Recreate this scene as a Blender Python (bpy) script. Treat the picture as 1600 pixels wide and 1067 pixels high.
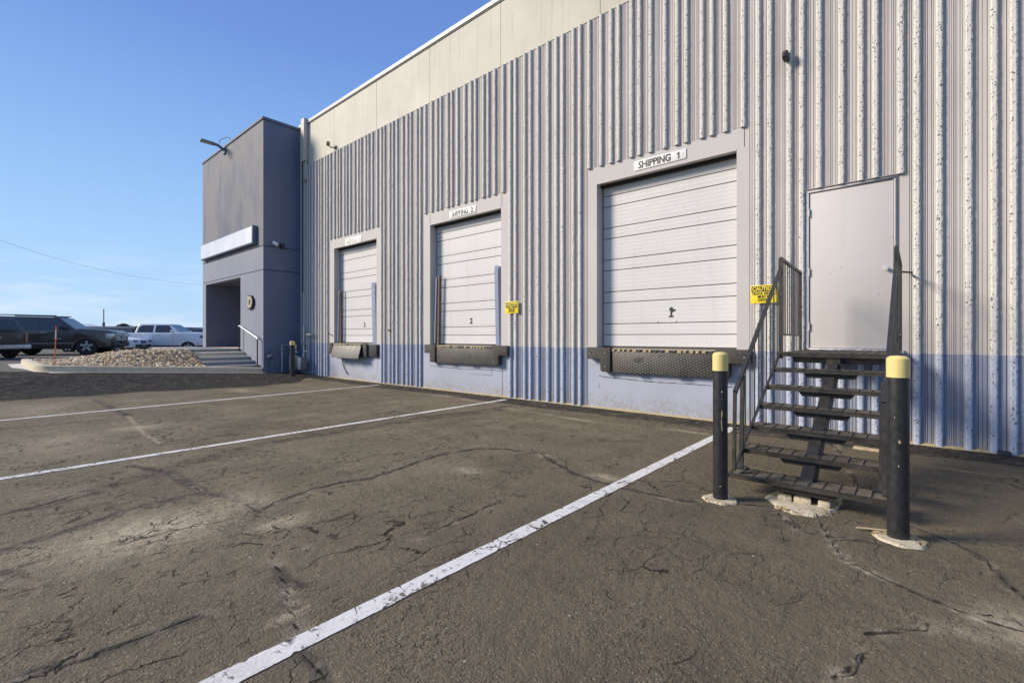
import bpy, bmesh, math, random
import numpy as np
from mathutils import Vector, Matrix
R = math.radians
for o in list(bpy.data.objects): bpy.data.objects.remove(o)
S = bpy.context.scene
col = S.collection
# ------------------------------------------------------------------ camera
FPX = 733.6; YAW = math.pi/2 - math.atan(841/FPX)
cd = bpy.data.cameras.new('Camera'); cam = bpy.data.objects.new('Camera', cd); col.objects.link(cam)
cam.location = (0, 0, 1.35); cam.rotation_euler = (R(90), 0, YAW)
cd.sensor_width = 36; cd.lens = FPX/1600*36; cd.shift_y = -7.5/1600
cd.clip_start = 0.05; cd.clip_end = 20000
S.camera = cam
S.render.resolution_x = 1024; S.render.resolution_y = 682
S.view_settings.view_transform = 'Standard'; S.view_settings.look = 'None'
S.view_settings.gamma = 1; S.view_settings.use_curve_mapping = False
S.view_settings.exposure = 0.82
# ------------------------------------------------------------------ world + sun
SUN_EL = 28.0
SUN_AZ = 47.0           # degrees left (towards -X) of straight behind the wall's normal
sd = Vector((-math.sin(R(SUN_AZ))*math.cos(R(SUN_EL)), -math.cos(R(SUN_AZ))*math.cos(R(SUN_EL)), math.sin(R(SUN_EL))))
W = bpy.data.worlds.new('World'); S.world = W; W.use_nodes = True
wn = W.node_tree; wn.nodes.clear()
wo = wn.nodes.new('ShaderNodeOutputWorld'); wb = wn.nodes.new('ShaderNodeBackground')
sky = wn.nodes.new('ShaderNodeTexSky'); sky.sky_type = 'NISHITA'; sky.sun_disc = False
sky.sun_elevation = R(SUN_EL); sky.sun_rotation = math.atan2(sd.x, sd.y)
sky.air_density = 1.0; sky.dust_density = 0.6; sky.ozone_density = 2.2; sky.altitude = 1500
# thin cloud near the horizon
tc = wn.nodes.new('ShaderNodeTexCoord'); sx = wn.nodes.new('ShaderNodeSeparateXYZ')
wn.links.new(tc.outputs['Generated'], sx.inputs[0])
mp = wn.nodes.new('ShaderNodeMapping'); mp.inputs['Scale'].default_value = (2.2, 2.2, 16)
wn.links.new(tc.outputs['Generated'], mp.inputs[0])
nz = wn.nodes.new('ShaderNodeTexNoise'); nz.inputs['Scale'].default_value = 2.6; nz.inputs['Detail'].default_value = 7; nz.inputs['Roughness'].default_value = .6
wn.links.new(mp.outputs[0], nz.inputs['Vector'])
mr = wn.nodes.new('ShaderNodeMapRange'); mr.inputs[1].default_value = .47; mr.inputs[2].default_value = .75
wn.links.new(nz.outputs[0], mr.inputs[0])
mz = wn.nodes.new('ShaderNodeMapRange'); mz.inputs[1].default_value = .17; mz.inputs[2].default_value = .02; mz.inputs[3].default_value = 0; mz.inputs[4].default_value = .75
wn.links.new(sx.outputs['Z'], mz.inputs[0])
mu = wn.nodes.new('ShaderNodeMath'); mu.operation = 'MULTIPLY'
wn.links.new(mr.outputs[0], mu.inputs[0]); wn.links.new(mz.outputs[0], mu.inputs[1])
tint = wn.nodes.new('ShaderNodeMix'); tint.data_type = 'RGBA'; tint.blend_type = 'MULTIPLY'; tint.inputs[0].default_value = 1
tint.inputs[7].default_value = (1.0, 1.0, 1.0, 1)
asn = wn.nodes.new('ShaderNodeMapRange'); asn.inputs[1].default_value = -.02; asn.inputs[2].default_value = .62
wn.links.new(sx.outputs['Z'], asn.inputs[0])
rmp = wn.nodes.new('ShaderNodeValToRGB'); wn.links.new(asn.outputs[0], rmp.inputs[0])
for i_, (p_, c_) in enumerate([(0, (.54, .68, .88)), (.10, (.44, .65, .91)), (.28, (.375, .615, .93)), (.50, (.27, .495, .88)), (.80, (.165, .315, .74)), (1.0, (.13, .26, .65))]):
    if i_ > 1: rmp.color_ramp.elements.new(p_)
    rmp.color_ramp.elements[i_ if i_ < 2 else len(rmp.color_ramp.elements)-1].position = p_
for i_, (p_, c_) in enumerate([(0, (.54, .68, .88)), (.10, (.44, .65, .91)), (.28, (.375, .615, .93)), (.50, (.27, .495, .88)), (.80, (.165, .315, .74)), (1.0, (.13, .26, .65))]):
    e_ = rmp.color_ramp.elements[i_]; e_.position = p_; e_.color = (*c_, 1)
gain = wn.nodes.new('ShaderNodeMix'); gain.data_type = 'RGBA'; gain.blend_type = 'MULTIPLY'; gain.inputs[0].default_value = 1
wn.links.new(rmp.outputs[0], gain.inputs[6]); gain.inputs[7].default_value = (7.5, 7.5, 7.5, 1); gain.clamp_result = False
skm = wn.nodes.new('ShaderNodeMix'); skm.data_type = 'RGBA'; skm.inputs[0].default_value = .88
wn.links.new(sky.outputs[0], skm.inputs[6]); wn.links.new(gain.outputs[2], skm.inputs[7])
wn.links.new(skm.outputs[2], tint.inputs[6])
cm = wn.nodes.new('ShaderNodeMix'); cm.data_type = 'RGBA'
wn.links.new(mu.outputs[0], cm.inputs[0]); wn.links.new(tint.outputs[2], cm.inputs[6]); cm.inputs[7].default_value = (6.2, 6.6, 7.6, 1)
wn.links.new(cm.outputs[2], wb.inputs[0]); wb.inputs[1].default_value = 0.08
wn.links.new(wb.outputs[0], wo.inputs[0])
sl = bpy.data.lights.new('Sun', 'SUN'); sl.energy = 3.1; sl.angle = R(18); sl.color = (1.0, .89, .74)
so = bpy.data.objects.new('Sun', sl); col.objects.link(so); so.rotation_euler = sd.to_track_quat('Z', 'Y').to_euler()
so.location = (0, -10, 20)

# ------------------------------------------------------------------ materials
class NT:
    def __init__(s, name):
        s.m = bpy.data.materials.new(name); s.m.use_nodes = True; s.t = s.m.node_tree
        s.b = s.t.nodes['Principled BSDF']; s.pos = None
    def n(s, ty, **kw):
        x = s.t.nodes.new(ty)
        for k, v in kw.items():
            if k.startswith('i'):
                x.inputs[int(k[1:])].default_value = v
            else: setattr(x, k, v)
        return x
    def l(s, a, b): s.t.links.new(a, b)
    def P(s):
        if not s.pos: s.pos = s.n('ShaderNodeTexCoord').outputs['Object']
        return s.pos
    def G(s):
        return s.n('ShaderNodeNewGeometry').outputs['Position']
    def scale(s, v, vec):
        m = s.n('ShaderNodeVectorMath', operation='MULTIPLY'); s.l(v, m.inputs[0]); m.inputs[1].default_value = vec; return m.outputs[0]
    def addv(s, a, b):
        m = s.n('ShaderNodeVectorMath', operation='ADD'); s.l(a, m.inputs[0]); s.l(b, m.inputs[1]); return m.outputs[0]
    def noise(s, vec, sc, det=4, ro=.55, color=False):
        x = s.n('ShaderNodeTexNoise'); x.inputs['Scale'].default_value = sc; x.inputs['Detail'].default_value = det; x.inputs['Roughness'].default_value = ro
        s.l(vec, x.inputs['Vector']); return x.outputs[1 if color else 0]
    def vor(s, vec, sc, feature='F1', out=0, rnd=1):
        x = s.n('ShaderNodeTexVoronoi', feature=feature); x.inputs['Scale'].default_value = sc; x.inputs['Randomness'].default_value = rnd
        s.l(vec, x.inputs['Vector']); return x.outputs[out]
    def mr(s, v, a, b, c=0., d=1., smooth=False):
        x = s.n('ShaderNodeMapRange'); 
        if smooth: x.interpolation_type = 'SMOOTHSTEP'
        s.l(v, x.inputs[0])
        for i, q in enumerate((a, b, c, d)): x.inputs[i+1].default_value = q
        return x.outputs[0]
    def math(s, op, a, b=None):
        x = s.n('ShaderNodeMath', operation=op)
        for i, q in enumerate((a, b)):
            if q is None: continue
            if isinstance(q, (int, float)): x.inputs[i].default_value = q
            else: s.l(q, x.inputs[i])
        return x.outputs[0]
    def mix(s, f, a, b, blend='MIX'):
        x = s.n('ShaderNodeMix', data_type='RGBA', blend_type=blend)
        if isinstance(f, (int, float)): x.inputs[0].default_value = f
        else: s.l(f, x.inputs[0])
        for i, q in ((6, a), (7, b)):
            if isinstance(q, tuple): x.inputs[i].default_value = (*q, 1) if len(q) == 3 else q
            else: s.l(q, x.inputs[i])
        return x.outputs[2]
    def attr(s, name, out=2):
        x = s.n('ShaderNodeAttribute'); x.attribute_name = name; return x.outputs[out]
    def bump(s, h, st=.3, dist=.01, prev=None):
        x = s.n('ShaderNodeBump'); x.inputs['Strength'].default_value = st; x.inputs['Distance'].default_value = dist
        s.l(h, x.inputs['Height'])
        if prev is not None: s.l(prev, x.inputs['Normal'])
        return x.outputs[0]
    def out(s, c, rough=.6, normal=None, metal=0, spec=.5):
        if isinstance(c, tuple): s.b.inputs['Base Color'].default_value = (*c[:3], 1)
        else: s.l(c, s.b.inputs['Base Color'])
        if isinstance(rough, (int, float)): s.b.inputs['Roughness'].default_value = rough
        else: s.l(rough, s.b.inputs['Roughness'])
        s.b.inputs['Metallic'].default_value = metal
        s.b.inputs['Specular IOR Level'].default_value = spec
        if normal is not None: s.l(normal, s.b.inputs['Normal'])
        return s.m
def hexmul(c, k): return tuple(q*k for q in c)

def paint(name, c, var=.10, rough=.65, streak=.5, dirt=(.30, .27, .23), dirtk=.25, bump=.15):
    n = NT(name); p = n.G()
    big = n.noise(p, .7, 3); st = n.noise(n.scale(p, (9, 9, .55)), 1.0, 6, .6); fine = n.noise(p, 38, 3)
    f = n.mr(big, .3, .7, 0, 1)
    base = n.mix(f, hexmul(c, 1-var), hexmul(c, 1+var*.6))
    base = n.mix(n.mr(st, .54, .80, 0, streak*dirtk), base, dirt)
    base = n.mix(n.mr(fine, .35, .75, 0, .08), base, dirt)
    sz_ = n.n('ShaderNodeSeparateXYZ'); n.l(p, sz_.inputs[0])
    spl = n.math('MULTIPLY', n.mr(n.math('ADD', sz_.outputs[2], n.math('MULTIPLY', n.noise(p, 4, 6, .7), -.5)), .12, -.18, 0, .7), n.mr(n.noise(p, 18, 5, .7), .4, .6))
    base = n.mix(spl, base, (.27, .235, .18))
    pv = n.vor(p, 7.5); pvc = n.vor(p, 7.5, out=1); sc_ = n.n('ShaderNodeSeparateColor'); n.l(pvc, sc_.inputs[0])
    pit = n.math('MULTIPLY', n.math('LESS_THAN', pv, .055), n.math('GREATER_THAN', sc_.outputs[0], .80))
    base = n.mix(n.math('MULTIPLY', pit, .75), base, (.07, .065, .06))
    nb = n.bump(fine, bump, .004)
    return n.out(base, rough, nb, spec=.3)

def rough_paint(name, c):
    n = NT(name); p = n.G()
    w = n.addv(p, n.scale(n.noise(p, 14, 3, color=True), (.03, .03, .05)))
    v = n.vor(n.scale(w, (1, 1, .72)), 46)
    v2 = n.vor(n.scale(w, (1, 1, .6)), 115)
    big = n.noise(p, 6, 2)
    clus = n.mr(big, .34, .60, .28, .52)
    hole = n.math('LESS_THAN', v, n.math('MULTIPLY', clus, .72))
    h2 = n.math('LESS_THAN', v2, .17)
    fine = n.noise(p, 90, 4, .7)
    base = n.mix(n.mr(fine, .3, .7), hexmul(c, .86), hexmul(c, 1.08))
    stn = n.noise(n.scale(p, (8, 8, .5)), 1.0, 5)
    base = n.mix(n.mr(stn, .55, .8, 0, .18), base, (.3, .27, .22))
    base = n.mix(n.math('MULTIPLY', h2, .55), base, hexmul(c, .38))
    base = n.mix(n.math('MULTIPLY', hole, n.mr(n.noise(p, 25, 1), .46, .56)), base, (.085, .08, .075))
    hh = n.math('MULTIPLY', n.mr(v, 0, .4), .8)
    nb = n.bump(n.math('ADD', hh, n.math('MULTIPLY', fine, .6)), .35, .005)
    return n.out(base, .85, nb, spec=.2)

def plain(name, c, rough=.5, metal=0, var=.12, sc=14, bump=.08, spec=.5, c2=None, thr=(.58, .66), sc2=9):
    n = NT(name); p = n.P(); f = n.noise(p, sc, 5)
    base = n.mix(n.mr(f, .3, .7), hexmul(c, 1-var), hexmul(c, 1+var))
    if c2:
        g = n.noise(p, sc2, 8, .7); base = n.mix(n.mr(g, thr[0], thr[1]), base, c2)
    return n.out(base, n.mr(f, .3, .7, max(0, rough-.08), min(1, rough+.08)), n.bump(f, bump, .004), metal, spec)

UP = (.49, .462, .432); LO = (.37, .398, .480)
M = {}
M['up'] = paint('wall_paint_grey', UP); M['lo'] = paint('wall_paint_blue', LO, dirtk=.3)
M['upr'] = rough_paint('rib_face_grey', (.63, .605, .56)); M['lor'] = rough_paint('rib_face_blue', (.43, .47, .57)); M['lo_shade'] = paint('recess_shade_blue', (.245, .272, .350), dirtk=.3)  # recess blue is the band paint darkened for shade between ribs
M['parapet'] = paint('parapet_paint', (.54, .515, .435), var=.13, streak=1.0, dirt=(.33, .325, .25), dirtk=.75)
M['surround'] = paint('surround_paint', (.50, .475, .455), var=.05, dirtk=.12)
M['coping'] = plain('coping_metal', (.50, .49, .45), .5, 0, .05)
M['door'] = paint('door_white', (.61, .595, .58), var=.05, dirtk=.3, streak=.6, rough=.5, bump=.05)
M['mandoor'] = paint('man_door_paint', (.53, .50, .48), var=.05, dirtk=.22, rough=.8, bump=.06)
M['dark'] = plain('dark_gap', (.02, .018, .016), .8)
M['seal'] = plain('tan_sealant', (.42, .33, .17), .9, 0, .3, 30)
def tower_mat(name, c, c2, lo=.35, hi=.65):
    n = NT(name); p = n.G()
    a = n.noise(n.scale(p, (1, 1, .6)), .55, 4, .55); b = n.noise(n.scale(p, (3, 3, .5)), 1.3, 5)
    base = n.mix(n.mr(n.math('ADD', n.math('MULTIPLY', a, .7), n.math('MULTIPLY', b, .3)), lo, hi, smooth=True), c, c2)
    f = n.noise(p, 45, 3)
    return n.out(base, .7, n.bump(f, .25, .004), spec=.3)
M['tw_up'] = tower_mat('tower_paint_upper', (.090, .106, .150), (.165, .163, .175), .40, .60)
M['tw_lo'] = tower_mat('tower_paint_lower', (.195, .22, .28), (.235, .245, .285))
M['tw_shade'] = tower_mat('tower_paint_shaded', (.125, .150, .220), (.150, .175, .240))  # same paint as the front, blued here to stand for its shade
M['tw_recess_shade'] = tower_mat('tower_recess_shaded', (.13, .145, .20), (.155, .165, .215))  # darker copy for the doorway recess, its shade painted in
M['concrete'] = plain('concrete', (.50, .43, .31), .85, 0, .16, 9, .3)
M['conc_dirty'] = plain('concrete_dirty', (.30, .27, .21), .9, 0, .2, 7, .4)
M['nosing'] = plain('step_nosing', (.62, .60, .55), .8); M['riser_shaded'] = plain('step_riser_shaded', (.22, .225, .24), .85, 0, .16, 9, .3)  # risers darkened to paint their shade; pale nosing brightened to read as sunlit
M['black'] = plain('black_paint', (.018, .018, .019), .42, 0, .3, 18, .1, c2=(.10, .09, .075), thr=(.66, .74), sc2=26)
M['stair'] = plain('stair_steel', (.042, .037, .031), .5, .2, .35, 16, .12, c2=(.085, .07, .055), thr=(.60, .75), sc2=11)
M['grate'] = plain('stair_grating', (.12, .102, .083), .6, .2, .3, 16, .12)
M['crossbar'] = plain('grating_crossbar', (.17, .145, .115), .6, .2, .3, 16, .1)
M['rail'] = plain('rail_steel', (.045, .043, .040), .45, .3, .25, 12, .08, c2=(.12, .105, .085), thr=(.62, .75), sc2=30)
M['yellow'] = plain('bollard_yellow', (.66, .53, .20), .6, 0, .08, 10, .1, c2=(.30, .22, .09), thr=(.66, .72), sc2=20)
M['rubber'] = plain('rubber', (.055, .050, .043), .8, 0, .35, 20, .3)
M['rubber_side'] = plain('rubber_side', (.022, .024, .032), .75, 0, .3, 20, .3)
M['bolt'] = plain('bolt', (.30, .28, .24), .5, .5)
M['white'] = plain('sign_white', (.80, .79, .74), .45, 0, .04)
M['ink'] = plain('sign_ink', (.015, .015, .017), .5)
M['cyel'] = plain('caution_yellow', (.80, .62, .02), .45, 0, .08)
M['silver'] = plain('galvanised', (.52, .53, .55), .4, .6)
M['gas'] = plain('gas_meter_grey', (.34, .36, .33), .55)
M['gasd'] = plain('gas_meter_dark', (.12, .14, .17), .55)
M['guard'] = plain('guard_paint', (.20, .23, .34), .6, 0, .2, 18, .15, c2=(.20, .12, .08), thr=(.62, .68), sc2=16)
M['rust'] = plain('rusty_steel', (.13, .10, .085), .8, .2, .35, 12)
M['wood'] = plain('old_wood', (.42, .33, .20), .9, 0, .25, 20, .3)
M['gold'] = plain('letter_tan', (.42, .36, .24), .5)
M['lamp'] = plain('lamp_housing', (.24, .21, .17), .5, .3)
M['lens'] = plain('lamp_lens', (.55, .50, .36), .3)
M['lightbox'] = plain('signbox_face', (.66, .67, .70), .3, 0, .10, .7, .0)
M['tyre'] = plain('tyre', (.035, .032, .028), .85)
M['chrome'] = plain('chrome', (.62, .60, .56), .25, .35)
M['glass'] = plain('car_glass', (.055, .052, .048), .07, 0, .05, spec=.9)
M['carblack'] = plain('car_paint_black', (.060, .049, .038), .26, .0, .1, 2, 0, .8)
M['carwhite'] = plain('car_paint_white', (.84, .84, .84), .25, 0, .03, 2, 0, .7)
M['carsilver'] = plain('car_paint_silver', (.42, .42, .44), .25, .4, .04, 2, 0, .7)
M['plastic'] = plain('black_plastic', (.03, .03, .03), .6)
M['trim'] = plain('dark_trim', (.13, .11, .085), .4, .3)
M['red'] = plain('tail_red', (.42, .22, .13), .25)
M['plate'] = plain('number_plate', (.50, .50, .46), .4)
M['orange'] = plain('orange_plastic', (.75, .16, .03), .5)
# diamond plate
n = NT('diamond_plate'); p = n.G()
def lug(ang):
    rot = n.n('ShaderNodeMapping'); rot.inputs['Rotation'].default_value = (0, ang, 0); rot.inputs['Scale'].default_value = (14, 1, 32); n.l(p, rot.inputs[0])
    return n.vor(rot.outputs[0], 1.0, rnd=.0)
la = n.mr(lug(R(48)), .22, .42, 1, 0)
g = n.noise(p, 5, 4); fine = n.noise(p, 60, 3)
c = n.mix(n.mr(g, .35, .65), (.045, .042, .037), (.075, .07, .062)); c = n.mix(n.math('MULTIPLY', la, .95), c, (.30, .28, .25)); c = n.mix(n.mr(g, .62, .7), c, (.03, .028, .026))
M['diamond'] = n.out(c, .55, n.bump(la, .8, .006), .3)
M['plainplate'] = plain('worn_plate', (.16, .15, .135), .6, .3, .2, 7, .15)

# ------------------------------------------------------------------ mesh builder
ORG = {}
class MB:
    def __init__(s): s.v = []; s.f = []; s.m = []; s.mats = []
    def mi(s, m):
        if m not in s.mats: s.mats.append(m)
        return s.mats.index(m)
    def add(s, vs, fs, m):
        k = len(s.v); i = s.mi(m); s.v += [tuple(q) for q in vs]
        for f in fs: s.f.append(tuple(k+q for q in f)); s.m.append(i)
    def box(s, x0, x1, y0, y1, z0, z1, m, rot=None):
        vs = [(x, y, z) for x in (x0, x1) for y in (y0, y1) for z in (z0, z1)]
        if rot is not None:
            c = Vector(((x0+x1)/2, (y0+y1)/2, (z0+z1)/2)); vs = [tuple(c + rot @ (Vector(v)-c)) for v in vs]
        s.add(vs, [(0,1,3,2),(4,6,7,5),(0,4,5,1),(2,3,7,6),(0,2,6,4),(1,5,7,3)], m)
    def quad(s, a, b, c, d, m): s.add([a, b, c, d], [(0,1,2,3)], m)
    def prism(s, pts, fn, a, b, m):
        """polygon pts (u,v) swept from a to b through fn(u,v,w)"""
        k = len(pts); vs = [fn(u, v, a) for u, v in pts] + [fn(u, v, b) for u, v in pts]
        fs = [tuple(range(k))[::-1], tuple(range(k, 2*k))] + [(i, (i+1) % k, k+(i+1) % k, k+i) for i in range(k)]
        s.add(vs, fs, m)
    def tube(s, pts, r, m, seg=10, sq=False, cap=True):
        pts = [Vector(q) for q in pts]; rings = []; up = Vector((0, 0, 1))
        if sq: seg = 4
        for i, q in enumerate(pts):
            t = (pts[min(i+1, len(pts)-1)] - pts[max(i-1, 0)]).normalized()
            a = t.cross(up)
            if a.length < .05: a = Vector((1, 0, 0)) if abs(t.x) < .9 else Vector((0, 1, 0)); a = (a - t*a.dot(t))
            a.normalize(); b = t.cross(a).normalized()
            rr = r[i] if isinstance(r, (list, tuple)) else r
            off = math.pi/4 if sq else 0
            rings.append([q + (a*math.cos(off+2*math.pi*j/seg) + b*math.sin(off+2*math.pi*j/seg))*rr*(1.414 if sq else 1) for j in range(seg)])
        vs = [v for g in rings for v in g]; fs = []
        for i in range(len(pts)-1):
            for j in range(seg): fs.append((i*seg+j, i*seg+(j+1) % seg, (i+1)*seg+(j+1) % seg, (i+1)*seg+j))
        if cap: fs += [tuple(range(seg))[::-1], tuple(range((len(pts)-1)*seg, len(pts)*seg))]
        s.add(vs, fs, m)
    def lathe(s, prof, fn, m, seg=24):
        """prof: (radius, height); fn maps (x,y,h)"""
        vs = []; fs = []
        for r, h in prof:
            for j in range(seg):
                a = 2*math.pi*j/seg; vs.append(fn(r*math.cos(a), r*math.sin(a), h))
        for i in range(len(prof)-1):
            for j in range(seg): fs.append((i*seg+j, i*seg+(j+1) % seg, (i+1)*seg+(j+1) % seg, (i+1)*seg+j))
        s.add(vs, fs, m)
    def build(s, name, parent=None, bevel=0, smooth=True, local=False, fix=True, ang=35, seg=2):
        off = Vector((0, 0, 0))
        if parent is not None and not local: off = ORG[parent.name]
        me = bpy.data.meshes.new(name); me.from_pydata([tuple(Vector(q)-off) for q in s.v], [], s.f)
        for m in s.mats: me.materials.append(M[m])
        me.polygons.foreach_set('material_index', s.m)
        if fix or bevel:
            b = bmesh.new(); b.from_mesh(me); bmesh.ops.recalc_face_normals(b, faces=b.faces)
            if bevel:
                bmesh.ops.remove_doubles(b, verts=b.verts, dist=1e-5)
                ed = [e for e in b.edges if len(e.link_faces) == 2 and e.calc_face_angle(0) > R(30)]
                bmesh.ops.bevel(b, geom=ed, offset=bevel, segments=seg, affect='EDGES', profile=.5)
            b.to_mesh(me); b.free()
        if smooth:
            me.polygons.foreach_set('use_smooth', [True]*len(me.polygons)); me.set_sharp_from_angle(angle=R(ang))
        me.update()
        o = bpy.data.objects.new(name, me); col.objects.link(o)
        if parent is not None: o.parent = parent
        ORG[o.name] = off
        return o
def build_each(b, name, parent=None, **kw):
    par = list(range(len(b.v)))
    def find(i):
        while par[i] != i: par[i] = par[par[i]]; i = par[i]
        return i
    for f in b.f:
        for q in f[1:]: par[find(q)] = find(f[0])
    grp = {}
    for f, m in zip(b.f, b.m): grp.setdefault(find(f[0]), []).append((f, m))
    out = []
    for g_ in grp.values():
        n_ = MB(); n_.mats = list(b.mats); mp_ = {}
        for f, m in g_:
            ff = []
            for q in f:
                if q not in mp_: mp_[q] = len(n_.v); n_.v.append(b.v[q])
                ff.append(mp_[q])
            n_.f.append(tuple(ff)); n_.m.append(m)
        out.append(n_.build(name, parent, **kw))
    return out
def tag(o, label=None, cat=None, group=None, kind=None):
    if label: o['label'] = label
    if cat: o['category'] = cat
    if group: o['group'] = group
    if kind: o['kind'] = kind
    return o
def thing(name, label, cat, loc=(0, 0, 0), rz=0, group=None):
    o = bpy.data.objects.new(name, None); col.objects.link(o); o.location = loc; o.rotation_euler = (0, 0, rz)
    o.empty_display_size = .2
    ORG[o.name] = Vector(loc); return tag(o, label, cat, group)
def text(body, size, x, z, y, mname, name, parent, xr=None, bold=.0, sx=1.0, ext=.0015, align='CENTER'):
    cu = bpy.data.curves.new('txt', 'FONT'); cu.body = body; cu.size = size; cu.extrude = ext; cu.offset = bold
    cu.align_x = align; cu.align_y = 'CENTER'; cu.resolution_u = 3
    t = bpy.data.objects.new('txt', cu); col.objects.link(t)
    bpy.context.view_layer.update()
    me = bpy.data.meshes.new_from_object(t.evaluated_get(bpy.context.evaluated_depsgraph_get()))
    bpy.data.objects.remove(t); bpy.data.curves.remove(cu)
    off = ORG[parent.name]; co = np.empty(len(me.vertices)*3); me.vertices.foreach_get('co', co); co = co.reshape(-1, 3)
    if xr is not None:
        w = co[:, 0].max()-co[:, 0].min(); sx = (xr[1]-xr[0])/w; cx = (co[:, 0].max()+co[:, 0].min())/2
        co[:, 0] -= cx; x = (xr[0]+xr[1])/2
    new = np.stack([co[:, 0]*sx + x - off.x, -co[:, 2] + y - off.y, co[:, 1] + z - off.z], 1)
    me.vertices.foreach_set('co', new.ravel()); me.materials.clear(); me.materials.append(M[mname]); me.update()
    o = bpy.data.objects.new(name, me); col.objects.link(o); o.parent = parent; ORG[o.name] = off
    return o

rnd = random.Random(7)
# ------------------------------------------------------------------ terrain
def sm(t): t = np.clip(t, 0, 1); return t*t*(3-2*t)
def bandX(Y):   # near edge of the dark ramp strip
    return -14.4 + .14*np.clip(Y, -4, 6) + .10*np.sin(Y*1.7) + .06*np.sin(Y*4.1) - 1.2*sm((Y-6.0)/1.2)
def zk(Y): return np.clip(.508-.0595*Y, -.2, .62)
def gz(X, Y):
    X = np.asarray(X, float); Y = np.asarray(Y, float)
    k = zk(Y); ramp = np.where(X > -17.1, k*sm((-13.9-X)/3.2), k + (.42-k)*sm((-17.1-X)/6))
    south = sm((-Y-4)/20.)*0.3*sm((8+X)/-8)
    return ramp
def axis(lo, a, b, hi, st, grow=1.22, st2=None):
    v = list(np.arange(a, b+1e-6, st)); s_ = st; x = v[-1]
    while x < hi: s_ *= grow; x += s_; v.append(min(x, hi))
    s_ = st; x = a; l = []
    while x > lo: s_ *= grow; x -= s_; l.append(max(x, lo))
    return np.array(l[::-1]+v)
xs = axis(-6000, -18.0, 2.6, 6000, .035); ys = axis(-6000, -1.6, 8.2, 6000, .035)
XX, YY = np.meshgrid(xs, ys, indexing='ij'); ZZ = gz(XX, YY)
def segd(px, py, pts):
    d = np.full(px.shape, 9.0)
    for (x0, y0), (x1, y1) in zip(pts, pts[1:]):
        vx, vy = x1-x0, y1-y0; L = vx*vx+vy*vy+1e-9
        t = np.clip(((px-x0)*vx+(py-y0)*vy)/L, 0, 1)
        d = np.minimum(d, np.hypot(px-x0-t*vx, py-y0-t*vy))
    return d
# cracks in metres on the ground
CR = [(0.05, [(-4.373, 0.109), (-4.46, 0.39), (-4.618, 0.733), (-4.674, 0.997), (-4.684, 1.279), (-4.416, 1.426), (-3.864, 1.443)]), (0.035, [(-3.864, 1.443), (-4.028, 1.807), (-4.065, 2.193), (-3.954, 2.498), (-4.015, 2.816), (-4.116, 3.219), (-4.153, 3.598), (-4.046, 3.981), (-3.796, 4.199), (-3.313, 4.292), (-2.919, 4.058), (-2.543, 3.866)]), (0.03, [(-3.314, 4.33), (-2.691, 3.94), (-2.301, 3.834), (-1.996, 3.804), (-1.741, 3.824), (-1.48, 3.822), (-1.397, 3.895)]), (0.02, [(-1.091, 4.065), (-0.91, 4.166)]), (0.05, [(-6.276, 1.064), (-5.607, 1.279), (-4.956, 1.293), (-4.744, 1.315)]), (0.0, [(-3.864, 1.443), (-3.691, 1.392), (-3.488, 1.397), (-3.303, 1.442), (-3.12, 1.273), (-2.942, 1.178)]), (0.035, [(-2.899, 1.183), (-2.617, 1.122), (-2.402, 1.049), (-2.268, 1.008), (-2.149, 0.976), (-1.979, 0.923), (-1.852, 0.922), (-1.756, 0.897)]), (0.035, [(-2.689, 0.092), (-2.699, 0.154), (-2.654, 0.292), (-2.628, 0.446), (-2.639, 0.625), (-2.625, 0.738)]), (0, [(-2.532, 1.964), (-2.559, 2.253), (-2.563, 2.475), (-2.603, 2.689), (-2.577, 2.906)]), (0, [(-2.829, 2.491), (-2.674, 2.499), (-2.563, 2.475)]), (0.022, [(-0.563, 4.088), (-0.48, 3.834), (-0.364, 3.48), (-0.234, 3.397), (-0.141, 3.326), (-0.023, 3.266), (0.085, 3.218), (0.185, 3.175), (0.276, 3.161), (0.434, 3.181)]), (0.025, [(-0.062, 4.386), (0.113, 4.271), (0.212, 4.156), (0.294, 4.011), (0.345, 3.75), (0.384, 3.621), (0.474, 3.477)]), (0.02, [(-0.826, 7.493), (-0.783, 6.87), (-0.66, 6.415)]), (0.02, [(-0.525, 5.83), (-0.472, 5.455), (-0.474, 5.155)]), (0.06, [(-13.255, 1.712), (-11.49, 1.711), (-10.173, 1.725)]), (0.03, [(-10.103, 0.251), (-10.104, 0.993), (-9.98, 1.642)]), (0.03, [(-7.327, 1.671), (-7.205, 2.086), (-7.094, 2.515)]), (0, [(-3.359, 1.04), (-3.349, 1.16), (-3.228, 1.241)]), (0, [(-3.024, 1.32), (-2.996, 1.418)]), (0.02, [(-7.004, 4.663), (-7.317, 5.145), (-7.581, 5.785)]), (0.03, [(-5.25, 0.13), (-5.318, 0.34), (-5.462, 0.622)]), (0, [(-7.659, 0.872), (-7.754, 1.25), (-6.957, 1.484)]), (0.06, [(-6.308, 4.685), (-6.155, 5.675), (-6.028, 6.91)]), (0.04, [(-0.287, 3.87), (-0.636, 3.769), (-0.898, 4.157)]), (0, [(-0.197, 2.66), (-0.044, 2.825), (0.034, 2.957)]), (0, [(-0.267, 2.229), (-0.198, 2.384), (-0.166, 2.542)])]
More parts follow.
